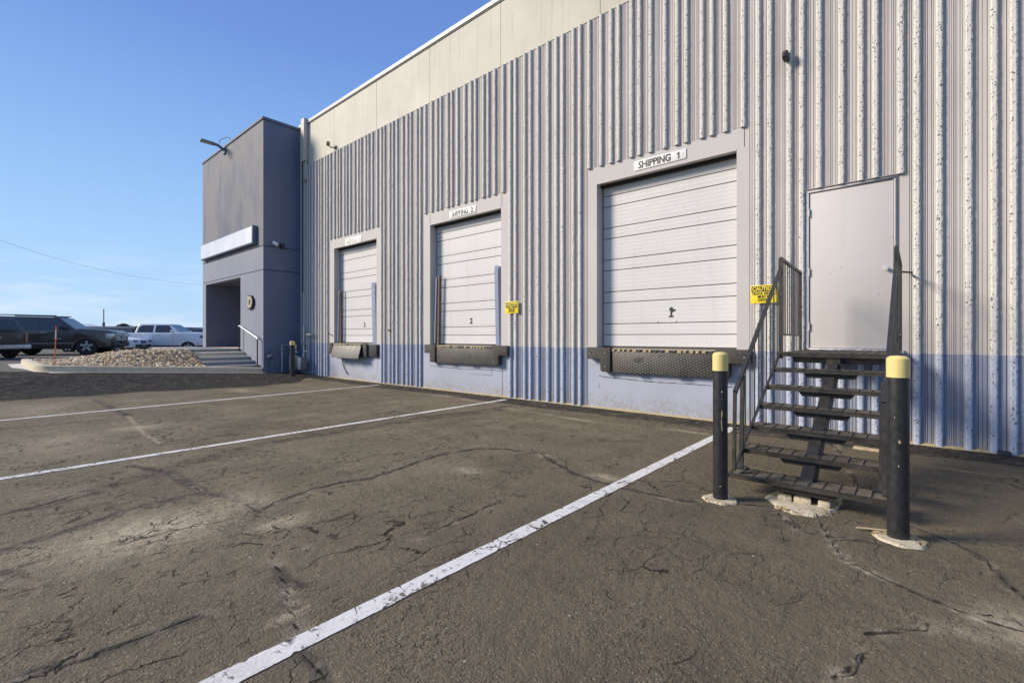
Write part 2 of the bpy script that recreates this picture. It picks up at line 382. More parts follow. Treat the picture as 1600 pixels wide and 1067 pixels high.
PALE_DATA = [(-4.032, 0.806, 0.35, 0.5, 1.0), (-4.163, 1.442, 0.3, 0.25, 0.6), (-3.52, 1.477, 0.12, 0.2, 0.8), (-8.776, 1.6, 0.25, 0.35, 0.6), (-4.258, 6.473, 0.35, 0.05, 0.9), (-2.457, 6.677, 0.3, 0.05, 0.8), (-2.299, 3.995, 0.15, 0.08, 0.8), (-3.227, 4.251, 0.12, 0.06, 0.6), (-8.293, 7.051, 0.4, 0.12, 0.6), (-12.837, 4.448, 0.5, 0.25, 0.5), (0.336, 3.188, 0.15, 0.2, 0.7), (-2.309, 1.014, 0.03, 0.1, 0.9), (0.133, 2.979, 0.12, 0.06, 0.5), (-2.127, 0.977, 0.06, 0.06, 0.6), (-3.456, 3.274, 0.2, 0.1, 0.5), (-12.314, 0.786, 0.8, 0.5, 0.45), (-8.312, 0.763, 0.8, 0.5, 0.45), (-2.09, 7.178, 0.4, 0.03, 0.6), (-7.121, 6.931, 0.35, 0.08, 0.5), (0.292, 6.543, 0.2, 0.03, 0.5)]
PSTREAK = [(0.012, [(-0.559, 4.059), (-0.476, 3.797), (-0.362, 3.46), (-0.233, 3.378), (-0.105, 3.313)]), (0.012, [(0.085, 3.218), (0.184, 3.161), (0.351, 3.138)]), (0.02, [(-10.173, 1.725), (-8.185, 1.563), (-7.292, 1.556)]), (0.012, [(-6.076, 6.648), (-4.219, 6.508), (-3.152, 6.506)]), (0.012, [(-4.956, 1.293), (-4.744, 1.315)]), (0.01, [(-0.826, 7.493), (-0.783, 6.87)]), (0.012, [(-2.617, 1.122), (-2.268, 1.008)])]
crack = np.full(XX.shape, 9.0); sealw = np.full(XX.shape, 9.0)
for w, pts in CR:
    d = segd(XX, YY, pts)
    if w > 0: sealw = np.minimum(sealw, d/w)
    crack = np.minimum(crack, d)
pale = np.zeros(XX.shape)
for x, y, rx, ry, s_ in PALE_DATA:
    pale = np.maximum(pale, s_*np.exp(-(((XX-x)/rx)**2+((YY-y)/ry)**2)))
for k_, pts in PSTREAK:
    pale = np.maximum(pale, np.exp(-(segd(XX, YY, pts)/k_)**2))
darkz = sm((bandX(YY)-XX)/.12)*(XX > -17.3)*(YY > -9)
wallstrip = sm((YY-7.05-.05*np.sin(XX*1.3)-.03*np.sin(XX*3.7))/.05)*(XX > -15)*(XX < 14)*.8
darkz = np.maximum(darkz, wallstrip)
for w_, s_, pts in [(0.2, 0.55, [(-5.318, 0.34), (-5.581, 0.946), (-6.26, 2.316), (-6.192, 4.122), (-5.889, 6.391)]), (0.05, 0.7, [(-3.992, 0.099), (-3.869, 0.157)]), (0.06, 0.7, [(-2.711, 1.103), (-2.537, 1.166)]), (0.05, 0.6, [(-5.008, 0.706), (-4.641, 0.748)]), (0.05, 0.5, [(-2.04, 1.735), (-1.897, 1.75)]), (0.08, 0.5, [(-0.713, 3.564), (-0.891, 4.019)]), (0.25, 0.35, [(-7.381, 1.575), (-7.45, 2.756), (-7.852, 4.678)]), (0.12, 0.5, [(-3.202, 5.319), (-2.667, 5.687)]), (0.06, 0.5, [(-2.188, 1.912), (-2.162, 2.049)]), (0.3, 0.35, [(-8.419, 0.209), (-8.002, 1.034)])]:
    darkz = np.maximum(darkz, s_*np.exp(-(segd(XX, YY, pts)/w_)**2))
upper = sm((-17.2-XX)/.3)
crk2 = sm((-1.2-XX)/3.5)*.9                                  # more worn to the left
nx, ny = XX.shape
me = bpy.data.meshes.new('ground')
V = np.stack([XX, YY, ZZ], -1).reshape(-1, 3)
I = np.arange(nx*ny).reshape(nx, ny)
F = np.stack([I[:-1, :-1], I[1:, :-1], I[1:, 1:], I[:-1, 1:]], -1).reshape(-1, 4)
me.vertices.add(len(V)); me.vertices.foreach_set('co', V.ravel())
me.loops.add(F.size); me.loops.foreach_set('vertex_index', F.ravel().astype(np.int32))
me.polygons.add(len(F)); me.polygons.foreach_set('loop_start', np.arange(0, F.size, 4).astype(np.int32))
me.update(calc_edges=True); me.polygons.foreach_set('use_smooth', [True]*len(F))
for nm, arr in (('crack', crack), ('sealw', sealw), ('pale', pale), ('darkz', darkz), ('upper', upper), ('worn', crk2)):
    a = me.attributes.new(nm, 'FLOAT', 'POINT'); a.data.foreach_set('value', arr.ravel().astype(np.float32))
ground = bpy.data.objects.new('ground', me); col.objects.link(ground); tag(ground, kind='structure')

n = NT('asphalt'); p = n.G()
big = n.noise(p, .55, 4, .6); med = n.noise(p, 2.6, 5, .6); agg = n.noise(p, 85, 3, .7); agg2 = n.noise(p, 210, 2, .7)
strk = n.noise(n.scale(p, (1.0, .28, 1)), 1.6, 5, .62)
wornA = n.attr('worn')
c = n.mix(n.mr(big, .32, .68), (.148, .125, .080), (.204, .175, .115))
c = n.mix(n.mr(med, .40, .72, 0, .55), c, (.255, .216, .142))
c = n.mix(n.mr(strk, .52, .74, 0, .6), c, (.102, .088, .062))
c = n.mix(n.math('MULTIPLY', n.mr(n.noise(p, 1.1, 4, .6), .45, .7), n.math('MULTIPLY', wornA, .6)), c, (.295, .245, .162))
c = n.mix(n.mr(wornA, 0, 1, 1, 0), c, n.mix(1.0, c, (.80, .785, .80), 'MULTIPLY'))
# darker sealed strips
dz = n.attr('darkz'); dn = n.noise(n.scale(p, (1, 1, 1)), 5.5, 6, .68)
dzz = n.math('MULTIPLY', dz, n.mr(n.math('ADD', dn, n.math('MULTIPLY', dz, .30)), .56, .74, .10, 1.0))
c = n.mix(dzz, c, n.mix(n.mr(n.noise(n.scale(p, (1, .6, 1)), 7, 7, .75), .48, .66), (.012, .011, .013), (.070, .062, .052)))
c = n.mix(n.attr('upper'), c, n.mix(n.mr(med, .3, .7), (.16, .145, .12), (.20, .185, .155)))
# stones
sp = n.vor(p, 70); spc = n.vor(p, 70, out=1)
sx_ = n.n('ShaderNodeSeparateColor'); n.l(spc, sx_.inputs[0])
expo = n.mr(n.noise(p, 1.7, 4, .6), .38, .62, .62, .30)
isst = n.math('MULTIPLY', n.math('GREATER_THAN', sx_.outputs[0], n.math('ADD', expo, .28)), n.math('LESS_THAN', sp, .34))
c = n.mix(n.math('MULTIPLY', isst, n.mr(wornA, 0, 1, .45, .7)), c, n.mix(sx_.outputs[1], (.24, .205, .145), (.52, .44, .32)))
c = n.mix(n.mr(agg, .53, .66, 0, .62), c, (.070, .062, .047))
c = n.mix(n.mr(agg2, .60, .75, 0, .30), c, (.32, .28, .21))
# small cracks: stretched cells
wv = n.addv(n.scale(p, (1.0, .50, 1)), n.scale(n.noise(p, 4.5, 4, .6, color=True), (.22, .14, 0)))
v1 = n.vor(wv, 4.2, 'DISTANCE_TO_EDGE'); v2 = n.vor(wv, 12.0, 'DISTANCE_TO_EDGE')
m1 = n.mr(n.math('ADD', n.noise(p, .9, 3, .6), n.math('MULTIPLY', wornA, .05)), .49, .61); m2 = n.mr(n.math('ADD', n.noise(p, 2.1, 4, .65), n.math('MULTIPLY', wornA, .07)), .50, .62)
k1 = n.math('MULTIPLY', n.mr(v1, .006, .020, 1, 0), n.math('MULTIPLY', m1, n.mr(n.noise(p, 7, 2), .42, .52)))
k2 = n.math('MULTIPLY', n.mr(v2, .010, .040, 1, 0), n.math('MULTIPLY', m2, n.mr(n.noise(p, 9, 2), .46, .54)))
k2 = n.math('MULTIPLY', k2, n.mr(wornA, 0, 1, .45, 1))
# alligator texture in dark band
v3 = n.vor(wv, 7.0, 'DISTANCE_TO_EDGE')
v6 = n.vor(wv, 30.0, 'DISTANCE_TO_EDGE')
k6 = n.math('MULTIPLY', n.mr(v6, .03, .11, 1, 0), n.math('MULTIPLY', n.mr(n.noise(p, 1.3, 4, .7), .48, .62, .0, 1), n.mr(n.noise(p, 24, 2), .46, .56)))
k3 = n.math('MULTIPLY', n.mr(v3, .0, .06, 1, 0), n.math('MULTIPLY', dz, n.mr(n.noise(p, 2.3, 3), .4, .55)))
# long cracks
cr = n.attr('crack'); wob = n.noise(p, 11, 5, .65)
crw = n.math('ADD', cr, n.math('MULTIPLY', n.math('SUBTRACT', wob, .5), .03))
crw = n.math('ABSOLUTE', crw)
gate = n.mr(n.noise(p, 5, 3), .36, .46)
k4 = n.math('MULTIPLY', n.mr(crw, .004, .014, 1, 0), n.math('MULTIPLY', gate, n.mr(cr, .02, .035, 1, 0)))
se = n.attr('sealw'); sew = n.math('ADD', se, n.math('MULTIPLY', n.math('SUBTRACT', n.noise(p, 8, 5, .6), .5), .9))
k5 = n.math('MULTIPLY', n.mr(sew, .7, 1.4, 1, 0), .82)
c = n.mix(1.0, c, (.86, .85, .84), 'MULTIPLY')
c = n.mix(k5, c, (.070, .062, .050))
# pale exposed patches
pa = n.math('MULTIPLY', n.attr('pale'), n.mr(n.noise(p, 9, 6, .72), .34, .54, .1, 1))
c = n.mix(n.math('MULTIPLY', pa, .85), c, (.50, .42, .29))
halo = n.math('MULTIPLY', n.mr(crw, .012, .075, .75, 0), n.mr(n.noise(p, 6, 4), .5, .65))
c = n.mix(halo, c, (.30, .25, .18))
kk = n.math('MAXIMUM', n.math('MAXIMUM', n.math('MAXIMUM', k1, k2), n.math('MAXIMUM', k3, k4)), n.math('MULTIPLY', k6, .40))
c = n.mix(n.math('MULTIPLY', kk, .88), c, (.012, .010, .008))
# lime flecks
fl = n.vor(p, 6.5); fc = n.vor(p, 6.5, out=1); fs_ = n.n('ShaderNodeSeparateColor'); n.l(fc, fs_.inputs[0])
c = n.mix(n.math('MULTIPLY', n.math('LESS_THAN', fl, .035), n.math('GREATER_THAN', fs_.outputs[0], .62)), c, (.50, .46, .38))
hgt = n.math('ADD', n.math('MULTIPLY', agg, .5), n.math('MULTIPLY', n.mr(sp, 0, .5, 1, 0), .35))
hgt = n.math('SUBTRACT', hgt, n.math('MULTIPLY', kk, 1.6))
nb = n.bump(hgt, .85, .010); nb = n.bump(n.noise(p, 14, 4, .6), .6, .02, nb); nb = n.bump(med, .35, .09, nb)
M['asphalt'] = n.out(c, .92, nb, spec=.2); me.materials.append(M['asphalt'])

# painted parking lines
n = NT('line_paint'); p = n.G()
a = n.noise(p, 22, 6, .7); b_ = n.noise(p, 2.2, 3); g = n.noise(p, 90, 2)
wv = n.addv(n.scale(p, (1.0, .6, 1)), n.scale(n.noise(p, 4.5, 4, .6, color=True), (.22, .14, 0)))
vv = n.vor(wv, 6.0, 'DISTANCE_TO_EDGE')
wear = n.mr(n.math('ADD', a, n.math('MULTIPLY', b_, .55)), .86, .92)
ck = n.math('MULTIPLY', n.mr(vv, .008, .022, 1, 0), n.mr(n.noise(p, 3.1, 2), .50, .55))
c = n.mix(n.mr(g, .3, .7), (.60, .585, .56), (.74, .72, .69))
c = n.mix(n.mr(n.noise(p, 6, 4), .5, .7, 0, .35), c, (.42, .39, .34))
c = n.mix(wear, c, (.17, .145, .105)); c = n.mix(ck, c, (.05, .042, .033))
M['line'] = n.out(c, .75, n.bump(n.math('SUBTRACT', g, n.math('MULTIPLY', wear, 2)), .5, .004), spec=.25)
def ribbon(name, x0, y0, x1, y1, w, seed):
    rr = random.Random(seed); L = math.hypot(x1-x0, y1-y0); k = int(L/.02); tx, ty = (x1-x0)/L, (y1-y0)/L
    vs = []; e0 = e1 = 0
    for i in range(k+1):
        t = i/k; x = x0+(x1-x0)*t; y = y0+(y1-y0)*t
        e0 = e0*.8+rr.gauss(0, .0012); e1 = e1*.8+rr.gauss(0, .0012)
        j0 = e0 + (rr.random() < .02)*rr.uniform(-.02, 0); j1 = e1 + (rr.random() < .02)*rr.uniform(-.02, 0)
        a0 = w/2+j0; a1 = w/2+j1
        z = float(gz(x, y))+.004
        vs += [(x-ty*a0, y+tx*a0, z), (x+ty*a1, y-tx*a1, z)]
    b = MB(); b.add(vs, [(2*i, 2*i+1, 2*i+3, 2*i+2) for i in range(k)], 'line')
    return tag(b.build(name, fix=True, smooth=False), kind='structure')
ribbon('parking_line', -2.06, -.8, -2.10, 7.42, .118, 1)
ribbon('parking_line', -6.53, -3.0, -6.72, 7.5, .11, 2)
ribbon('parking_line', -11.05, -3.0, -11.42, 7.45, .11, 3)

def crack_ribbon(pts, w, seed):
    rr = random.Random(seed); P_ = [Vector((x, y)) for x, y in pts]
    for lv in range(4):
        q = [P_[0]]
        for a, c_ in zip(P_, P_[1:]):
            d = c_-a; L = d.length
            if L > .03: m = (a+c_)/2+Vector((-d.y, d.x))*rr.gauss(0, .085); q += [m, c_]
            else: q.append(c_)
        P_ = q
    vs = []; k = len(P_); on = 1.0
    for i, q in enumerate(P_):
        a = P_[max(0, i-1)]; c_ = P_[min(k-1, i+1)]; d = (c_-a).normalized() if (c_-a).length > 1e-6 else Vector((1, 0))
        on = min(1.3, max(.12, on+rr.gauss(0, .28))); ww = w*on*min(1, i/6+.1, (k-1-i)/6+.1)
        z = float(gz(q.x, q.y))+.0022
        vs += [(q.x-d.y*ww*rr.uniform(.6, 1.3), q.y+d.x*ww*rr.uniform(.6, 1.3), z), (q.x+d.y*ww*rr.uniform(.6, 1.3), q.y-d.x*ww*rr.uniform(.6, 1.3), z)]
    return vs, [(2*i, 2*i+1, 2*i+3, 2*i+2) for i in range(k-1)]
M['crackfill'] = plain('crack_dark', (.034, .028, .021), .95)  # dark tone of the pavement cracks themselves
b = MB()
for i, (w_, pts) in enumerate(CR):
    if w_ == .05 or i in (6, 7, 5): continue
    vs, fs = crack_ribbon(pts, .0036 if w_ == 0 else .0050, i); b.add(vs, fs, 'crackfill')
rr = random.Random(99)
for i in range(46):   # short loose cracks
    x = rr.uniform(-9, 1.8); y = rr.uniform(.9, 6.6); a = rr.gauss(1.35, .45); pts = [(x, y)]
    for k in range(rr.randint(2, 5)):
        a += rr.gauss(0, .45); L = rr.uniform(.08, .22); x += math.cos(a)*L; y += math.sin(a)*L; pts.append((x, y))
    vs, fs = crack_ribbon(pts, rr.uniform(.0012, .0026), 100+i); b.add(vs, fs, 'crackfill')
tag(b.build('pavement_cracks', smooth=False), kind='structure')

# ------------------------------------------------------------------ warehouse
YW = 7.8; ZP = 1.135; RT = 7.42; SUR = 4.57
wh = thing('warehouse', 'long grey warehouse wall of vertical concrete ribs with blue base band', 'building', (0, YW, 0))
K = .99487
gaps = [.157, .209, .260, .211, .157, .257]
edges = []; x = -1.421; i = 0
while x < 14: edges.append(x*K); x += gaps[i % 6]; i += 1
x = -1.421; i = 0
while x > -17.0:
    i -= 1; x -= gaps[i % 6]
    if x > -16.98: edges.append(x*K)
edges.sort()
docks = [(-4.66, -2.167, -4.845, -1.985), (-9.63, -7.13, -9.90, -6.87), (-14.58, -12.10, -14.83, -11.85)]
DT = 4.255; DB = 1.135; REC = .22
MDX0, MDX1, MDT, MDB = -1.25, -.225, 3.43, 1.175
X0, X1 = -17.02, 12.0
ZB = -.25
# back wall with fine flutes: profile of (x, depth)
prof = []
allx = [X0]+edges+[X1]
RW = .058
for j in range(len(edges)-1):
    a = edges[j]; b = edges[j+1]-RW-.014
    wdt = b-a
    prof.append((a-.01, 0))
    k = max(1, int((wdt-.035)/.019))
    rr = random.Random(j % 6+3)
    for q in range(k):
        cx = b-.010-q*.019
        if rr.random() < .14: continue
        dp = rr.choice([.006, .009, .012])
        prof += [(cx-.0055, 0), (cx-.0018, dp), (cx+.0018, dp), (cx+.0050, 0)]
prof = [(X0, 0)]+sorted(prof)+[(X1, 0)]
pp = [prof[0]]
for q in prof[1:]:
    if q[0] > pp[-1][0]+1e-4: pp.append(q)
prof = pp
def zones(xm):
    """z bands of wall at x: list of (z0,z1,flat)"""
    for a, b, c_, d in docks:
        if c_ <= xm <= d:
            if a <= xm <= b: return [(ZB, DB, 1), (DT, SUR, 1), (SUR, RT, 0)]
            return [(ZB, SUR, 1), (SUR, RT, 0)]
    if MDX0 <= xm <= MDX1: return [(ZB, MDB, 0), (MDT, RT, 0)]
    return [(ZB, RT, 0)]
brk = sorted(set([X0, X1, MDX0, MDX1]+[q for d in docks for q in d]))
def pz(x):
    for (a, da), (b, db) in zip(prof, prof[1:]):
        if a <= x <= b: return da+(db-da)*(x-a)/(b-a)
    return 0
b = MB(); bsd = [MB(), MB(), MB()]
for x0, x1 in zip(brk, brk[1:]):
    xm = (x0+x1)/2
    for z0, z1, flat in zones(xm):
        pr = [(x0, 0), (x1, 0)] if flat else [(x0, pz(x0))]+[q for q in prof if x0+1e-4 < q[0] < x1-1e-4]+[(x1, pz(x1))]
        zz = [z0]+([ZP] if z0 < ZP < z1 else [])+[z1]
        for za, zb in zip(zz, zz[1:]):
            mt = (('lo' if flat else 'lo_shade') if zb <= ZP else ('surround' if flat else 'up'))
            tgt = (bsd[min(range(3), key=lambda q: abs((docks[q][0]+docks[q][1])/2-xm))] if (flat and za >= ZP) else b)
            for (xa, da), (xb, db) in zip(pr, pr[1:]):
                tgt.quad((xa, YW+da, za), (xb, YW+db, za), (xb, YW+db, zb), (xa, YW+da, zb), mt)
wall = b.build('wall', wh, fix=False, smooth=False)
# ribs: one mesh
b = MB(); RD = .045
def rib(xr, z0, z1, seed):
    rr = random.Random(seed); xl = xr-RW
    st = .028 if xr > -8 else .07
    k = max(2, int((z1-z0)/st)); zs = [z0+(z1-z0)*i/k for i in range(k+1)]
    if z0 < ZP < z1:
        zs = sorted(zs+[ZP]) ; zs = [q for i, q in enumerate(zs) if i == 0 or q-zs[i-1] > 1e-4]
    j = lambda s_: rr.gauss(0, s_)
    base = len(b.v); vs = []
    amp = .0016
    for z in zs:
        ch = rr.random() < .05
        vs += [(xl-.016, YW+.002, z), (xl-.003+j(amp), YW-RD+.004, z), (xl+.012+j(amp), YW-RD-.004+j(.0007), z), (xr-.012-abs(j(.002)), YW-RD-.003+j(.0007), z),
               (xr+j(amp)-(ch*rr.uniform(0, .008)), YW-RD+.006+ch*.006, z), (xr+.007, YW+.002, z)]
    for i in range(len(zs)-1):
        lo = (zs[i]+zs[i+1])/2 < ZP
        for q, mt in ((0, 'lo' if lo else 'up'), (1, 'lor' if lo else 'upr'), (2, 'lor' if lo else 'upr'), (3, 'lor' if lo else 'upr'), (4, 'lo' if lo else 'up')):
            a = base+i*6+q; b.f.append((a, a+1, a+7, a+6)); b.m.append(b.mi(mt))
    b.v += vs
    for e in (0, len(zs)-1):
        f = [base+e*6+q for q in range(6)]; b.f.append(tuple(f if e else f[::-1])); b.m.append(b.mi('up'))
for j, e in enumerate(edges):
    cut = ZB; 
    for a, b2, c_, d in docks:
        if c_-.01 < e-RW/2 < d+.01 or c_ < e < d: cut = SUR
    if e > 13 or e > X1-.02: continue
    if MDX0-.005 < e < MDX1+.07 and e-RW > MDX0-.06:
        rib(e, MDT, RT, j); rib(e, ZB, MDB, j+500)
    else: rib(e, cut, RT, j)
ribs = b.build('ribs', wh, fix=False, smooth=False)
# parapet band, joints, coping, roof slab behind
b = MB()
js = [-14.55, -12.08, -9.63, -7.13, -4.58, -2.05, .45, 2.95, 5.45, 7.95, 10.45]
pj = [X0]+[q for q in js]+[X1]
for xa, xb in zip(pj, pj[1:]): b.box(xa+.006, xb-.006, YW-.012, YW+.15, RT, 8.87, 'parapet')
b.box(X0+.001, X1-.001, YW+.03, YW+.2, RT-.02, 8.87, 'dark')
b.build('parapet', wh, smooth=False)
b = MB(); b.box(X0, X1+.02, YW-.055, YW+.35, 8.885, 8.995, 'coping'); b.box(X0, X1, YW-.035, YW+.3, 8.86, 8.885, 'dark')
b.build('coping', wh, bevel=.006)
b = MB(); b.box(X0+.05, X1, YW+.36, YW+24, 8.4, 8.6, 'concrete'); b.box(X1-.2, X1, YW+.3, YW+24, ZB, 8.4, 'up'); b.box(X0+.05, X1, YW+23.8, YW+24, ZB, 8.4, 'up')
b.build('roof', wh, smooth=False)
b = MB(); b.box(-16.60, -16.36, YW-.17, YW-.02, 7.55, 9.05, 'parapet'); b.box(-16.60, -16.36, YW-.09, YW-.045, 6.9, 7.55, 'parapet')
b.build('pilaster', wh, bevel=.008)
# vertical panel joints as thin dark strips on surrounds
b = MB()
for q in (-4.575, -2.055, -9.63, -7.105, -12.08):
    b.box(q-.004, q+.004, YW-.0025, YW+.01, (SUR if q in (-4.575, -12.08) else DT+.02), SUR+.0 if q not in (-4.575, -12.08) else RT, 'dark')
build_each(b, 'joint', wh, smooth=False)
# tan sealant/gravel line where wall meets ground
b = MB(); rr = random.Random(5); x = -14.9
while x < 11:
    L = rr.uniform(.08, .5); w = rr.uniform(.004, .022); z = float(gz(x, YW))
    if True:
        b.add([(x, YW-.045-w, z+.001), (x+L, YW-.045-w*rr.uniform(.3, 1), z+.001), (x+L, YW+.01, z+.02+w*.4), (x, YW+.01, z+.02+w*.4)], [(0, 1, 2, 3)], 'seal')
    x += L
b.build('base_sealant', wh, smooth=False)

def dock(idx, a, bb, c_, d, numeral):
    # surround returns (reveals), soffit, sill
    b = MB()
    s_ = 'surround'
    b.quad((a, YW, DB), (a, YW+REC+.05, DB), (a, YW+REC+.05, DT), (a, YW, DT), s_)
    b.quad((bb, YW, DB), (bb, YW, DT), (bb, YW+REC+.05, DT), (bb, YW+REC+.05, DB), s_)
    b.quad((a, YW, DT), (a, YW+REC+.05, DT), (bb, YW+REC+.05, DT), (bb, YW, DT), s_)
    b.quad((a, YW, DB), (bb, YW, DB), (bb, YW+REC+.05, DB), (a, YW+REC+.05, DB), 'conc_dirty')
    # steel angle at head
    b.box(a, bb, YW-.004, YW+.012, DT-.012, DT+.006, 'surround')
    b.box(a+.001, bb-.001, YW+REC-.075, YW+REC-.012, DT-.055, DT-.005, 'dark')
    b.build('door_frame', wh, fix=True, smooth=False)
    # sectional door: profile z,y
    yd = YW+REC; zb = 1.175; pr = [(zb, yd)]
    z = zb; k = 0; tops = []
    sec = .613
    lines = []
    z0 = zb+.215
    while z0 < DT: lines.append(z0); z0 += .205; lines.append(z0); z0 += .408
    minor = []
    edgesz = [zb]+lines+[DT+.05]
    for e0, e1 in zip(edgesz, edgesz[1:]):
        m_ = max(1, int(round((e1-e0)/.068)))
        for q in range(1, m_): minor.append(e0+(e1-e0)*q/m_)
    ev = sorted([(q, 1) for q in lines]+[(q, 0) for q in minor])
    for q, big_ in ev:
        if big_: pr += [(q-.011, yd), (q-.007, yd+.014), (q+.003, yd+.014), (q+.007, yd+.002)]
        else: pr += [(q-.004, yd), (q, yd+.0028), (q+.004, yd)]
    pr.append((DT+.05, yd))
    b = MB()
    for (za, ya), (zc, yc) in zip(pr, pr[1:]):
        deep = (ya-yd > .01 and yc-yd > .01)
        b.quad((a+.02, ya, za), (bb-.02, ya, za), (bb-.02, yc, zc), (a+.02, yc, zc), 'dark' if deep else 'door')
    b.quad((a, yd+.03, DB), (bb, yd+.03, DB), (bb, yd+.03, DT), (a, yd+.03, DT), 'dark')
    door = b.build('dock_door', wh, fix=True, smooth=False)
    b = MB(); b.box(a+.02, bb-.02, yd-.006, yd+.03, DB+.001, zb, 'rubber'); b.build('bottom_seal', door, smooth=False)
    return door, yd
dr1, yd = dock(0, *docks[0], '1'); dr2, _ = dock(1, *docks[1], '2'); dr3, _ = dock(2, *docks[2], '3')
tag(dr1, 'closed white sectional dock door with a worn black 1'); tag(dr2, 'closed white sectional dock door marked 2'); tag(dr3, 'closed white sectional dock door marked 3')
n = NT('worn_ink'); p = n.P(); a = n.noise(p, 28, 5, .7)
M['wornink'] = n.out(n.mix(n.mr(a, .52, .57), (.02, .02, .022), (.72, .71, .67)), .6)
n = NT('faded_ink'); p = n.P(); a = n.noise(p, 22, 5, .7)
M['fadedink'] = n.out(n.mix(n.mr(a, .40, .50), (.16, .16, .15), (.72, .71, .66)), .6)
b = MB()
b.prism([(-3.345, 1.690), (-3.255, 1.690), (-3.262, 1.715), (-3.285, 1.722), (-3.283, 1.772), (-3.245, 1.790), (-3.218, 1.806), (-3.222, 1.826), (-3.262, 1.832), (-3.272, 1.856), (-3.300, 1.870), (-3.330, 1.846), (-3.342, 1.822), (-3.316, 1.806), (-3.312, 1.722), (-3.345, 1.708)], lambda u, v, w: (u, w, v), yd-.004, yd-.0015, 'ink')
b.build('numeral', dr1, smooth=False)
text('2', .19, -8.32, 1.73, yd-.003, 'ink', 'numeral', dr2, bold=.006)
text('3', .20, -13.10, 1.71, yd-.003, 'ink', 'numeral', dr3, bold=.006)
b = MB()
for xx, zz_ in ((-3.55, 1.615), (-3.22, 1.617)): b.lathe([(.0, -.012), (.014, -.010), (.018, 0)], lambda x, y, h, xx=xx, zz_=zz_: (xx+x, yd+h, zz_+y), 'chrome', 12)
build_each(b, 'lock', dr1)
# cracks / seams in the concrete below docks
def seam(pts, w, name='seam'):
    b = MB(); rr = random.Random(len(pts)*7)
    fine = []
    for (x0, z0), (x1, z1) in zip(pts, pts[1:]):
        k = max(1, int(math.hypot(x1-x0, z1-z0)/.03))
        fine += [(x0+(x1-x0)*i/k, z0+(z1-z0)*i/k+rr.gauss(0, .0015)) for i in range(k)]
    fine.append(pts[-1]); vs = []
    for i, (x, z) in enumerate(fine):
        q = fine[min(i+1, len(fine)-1)]; r_ = fine[max(0, i-1)]; tx, tz = q[0]-r_[0], q[1]-r_[1]; L = math.hypot(tx, tz) or 1
        ww = w*rr.uniform(.35, 1.2); vs += [(x-tz/L*ww, YW-.003, z+tx/L*ww), (x+tz/L*ww, YW-.003, z-tx/L*ww)]
    b.add(vs, [(2*i, 2*i+1, 2*i+3, 2*i+2) for i in range(len(fine)-1)], 'dark'); b.build(name, wh, fix=True, smooth=False)
seam([(-4.62, .61), (-4.45, .59), (-4.33, .585), (-4.2, .585), (-3.6, .56), (-2.9, .565), (-2.1, .56)], .006)
seam([(-4.61, .47), (-4.61, .37)], .003); seam([(-4.285, .70), (-4.285, .57)], .006)
seam([(-9.62, .60), (-9.2, .585), (-8.4, .565), (-7.45, .585), (-7.1, .57)], .006); seam([(-9.25, .67), (-9.25, .58)], .009)
seam([(-7.42, .66), (-7.42, .45)], .004); seam([(-7.42, .46), (-8.2, .47)], .003); seam([(-7.09, .60), (-7.09, .0)], .006)
seam([(-12.05, .62), (-12.05, .30)], .005)

# man door
b = MB(); yd2 = YW+.055
f0, f1, ft = MDX0, MDX1, MDT
b.box(f0, f0+.045, YW-.012, YW+.10, MDB, ft-.045, 'mandoor'); b.box(f1-.045, f1, YW-.012, YW+.10, MDB, ft-.045, 'mandoor')
b.box(f0, f1, YW-.012, YW+.10, ft-.045, ft, 'mandoor'); b.box(f0+.045, f1-.045, YW-.02, YW+.10, MDB-.02, MDB+.012, 'silver')
b.box(f0+.04, f1-.04, YW+.06, YW+.11, MDB, ft, 'dark'); b.box(f0-.01, f1+.012, YW-.03, YW-.012, ft-.004, ft+.006, 'dark')
mdf = b.build('entry_door', wh, bevel=.003); tag(mdf, 'plain grey steel personnel door at the top of the black stairs')
b = MB(); b.box(f0+.050, f1-.050, YW+.006, YW+.05, MDB+.018, ft-.052, 'mandoor'); b.build('door_leaf', mdf, bevel=.003)
b = MB()
b.lathe([(.0, -.055), (.022, -.055), (.028, -.045), (.026, -.03), (.012, -.025), (.012, 0), (.035, .002), (.036, .008)], lambda x, y, h: (-.345+x, YW+.0+h, 2.235+y), 'chrome', 20)
b.build('handle', mdf)
for zz_ in (1.49, 2.26, 3.1):
    b = MB(); b.tube([(f0+.047, YW-.014, zz_-.055), (f0+.047, YW-.014, zz_+.055)], .009, 'mandoor', 8); b.build('hinge', mdf)
for bs in bsd: bs.build('door_surround', wh, fix=False, smooth=False)

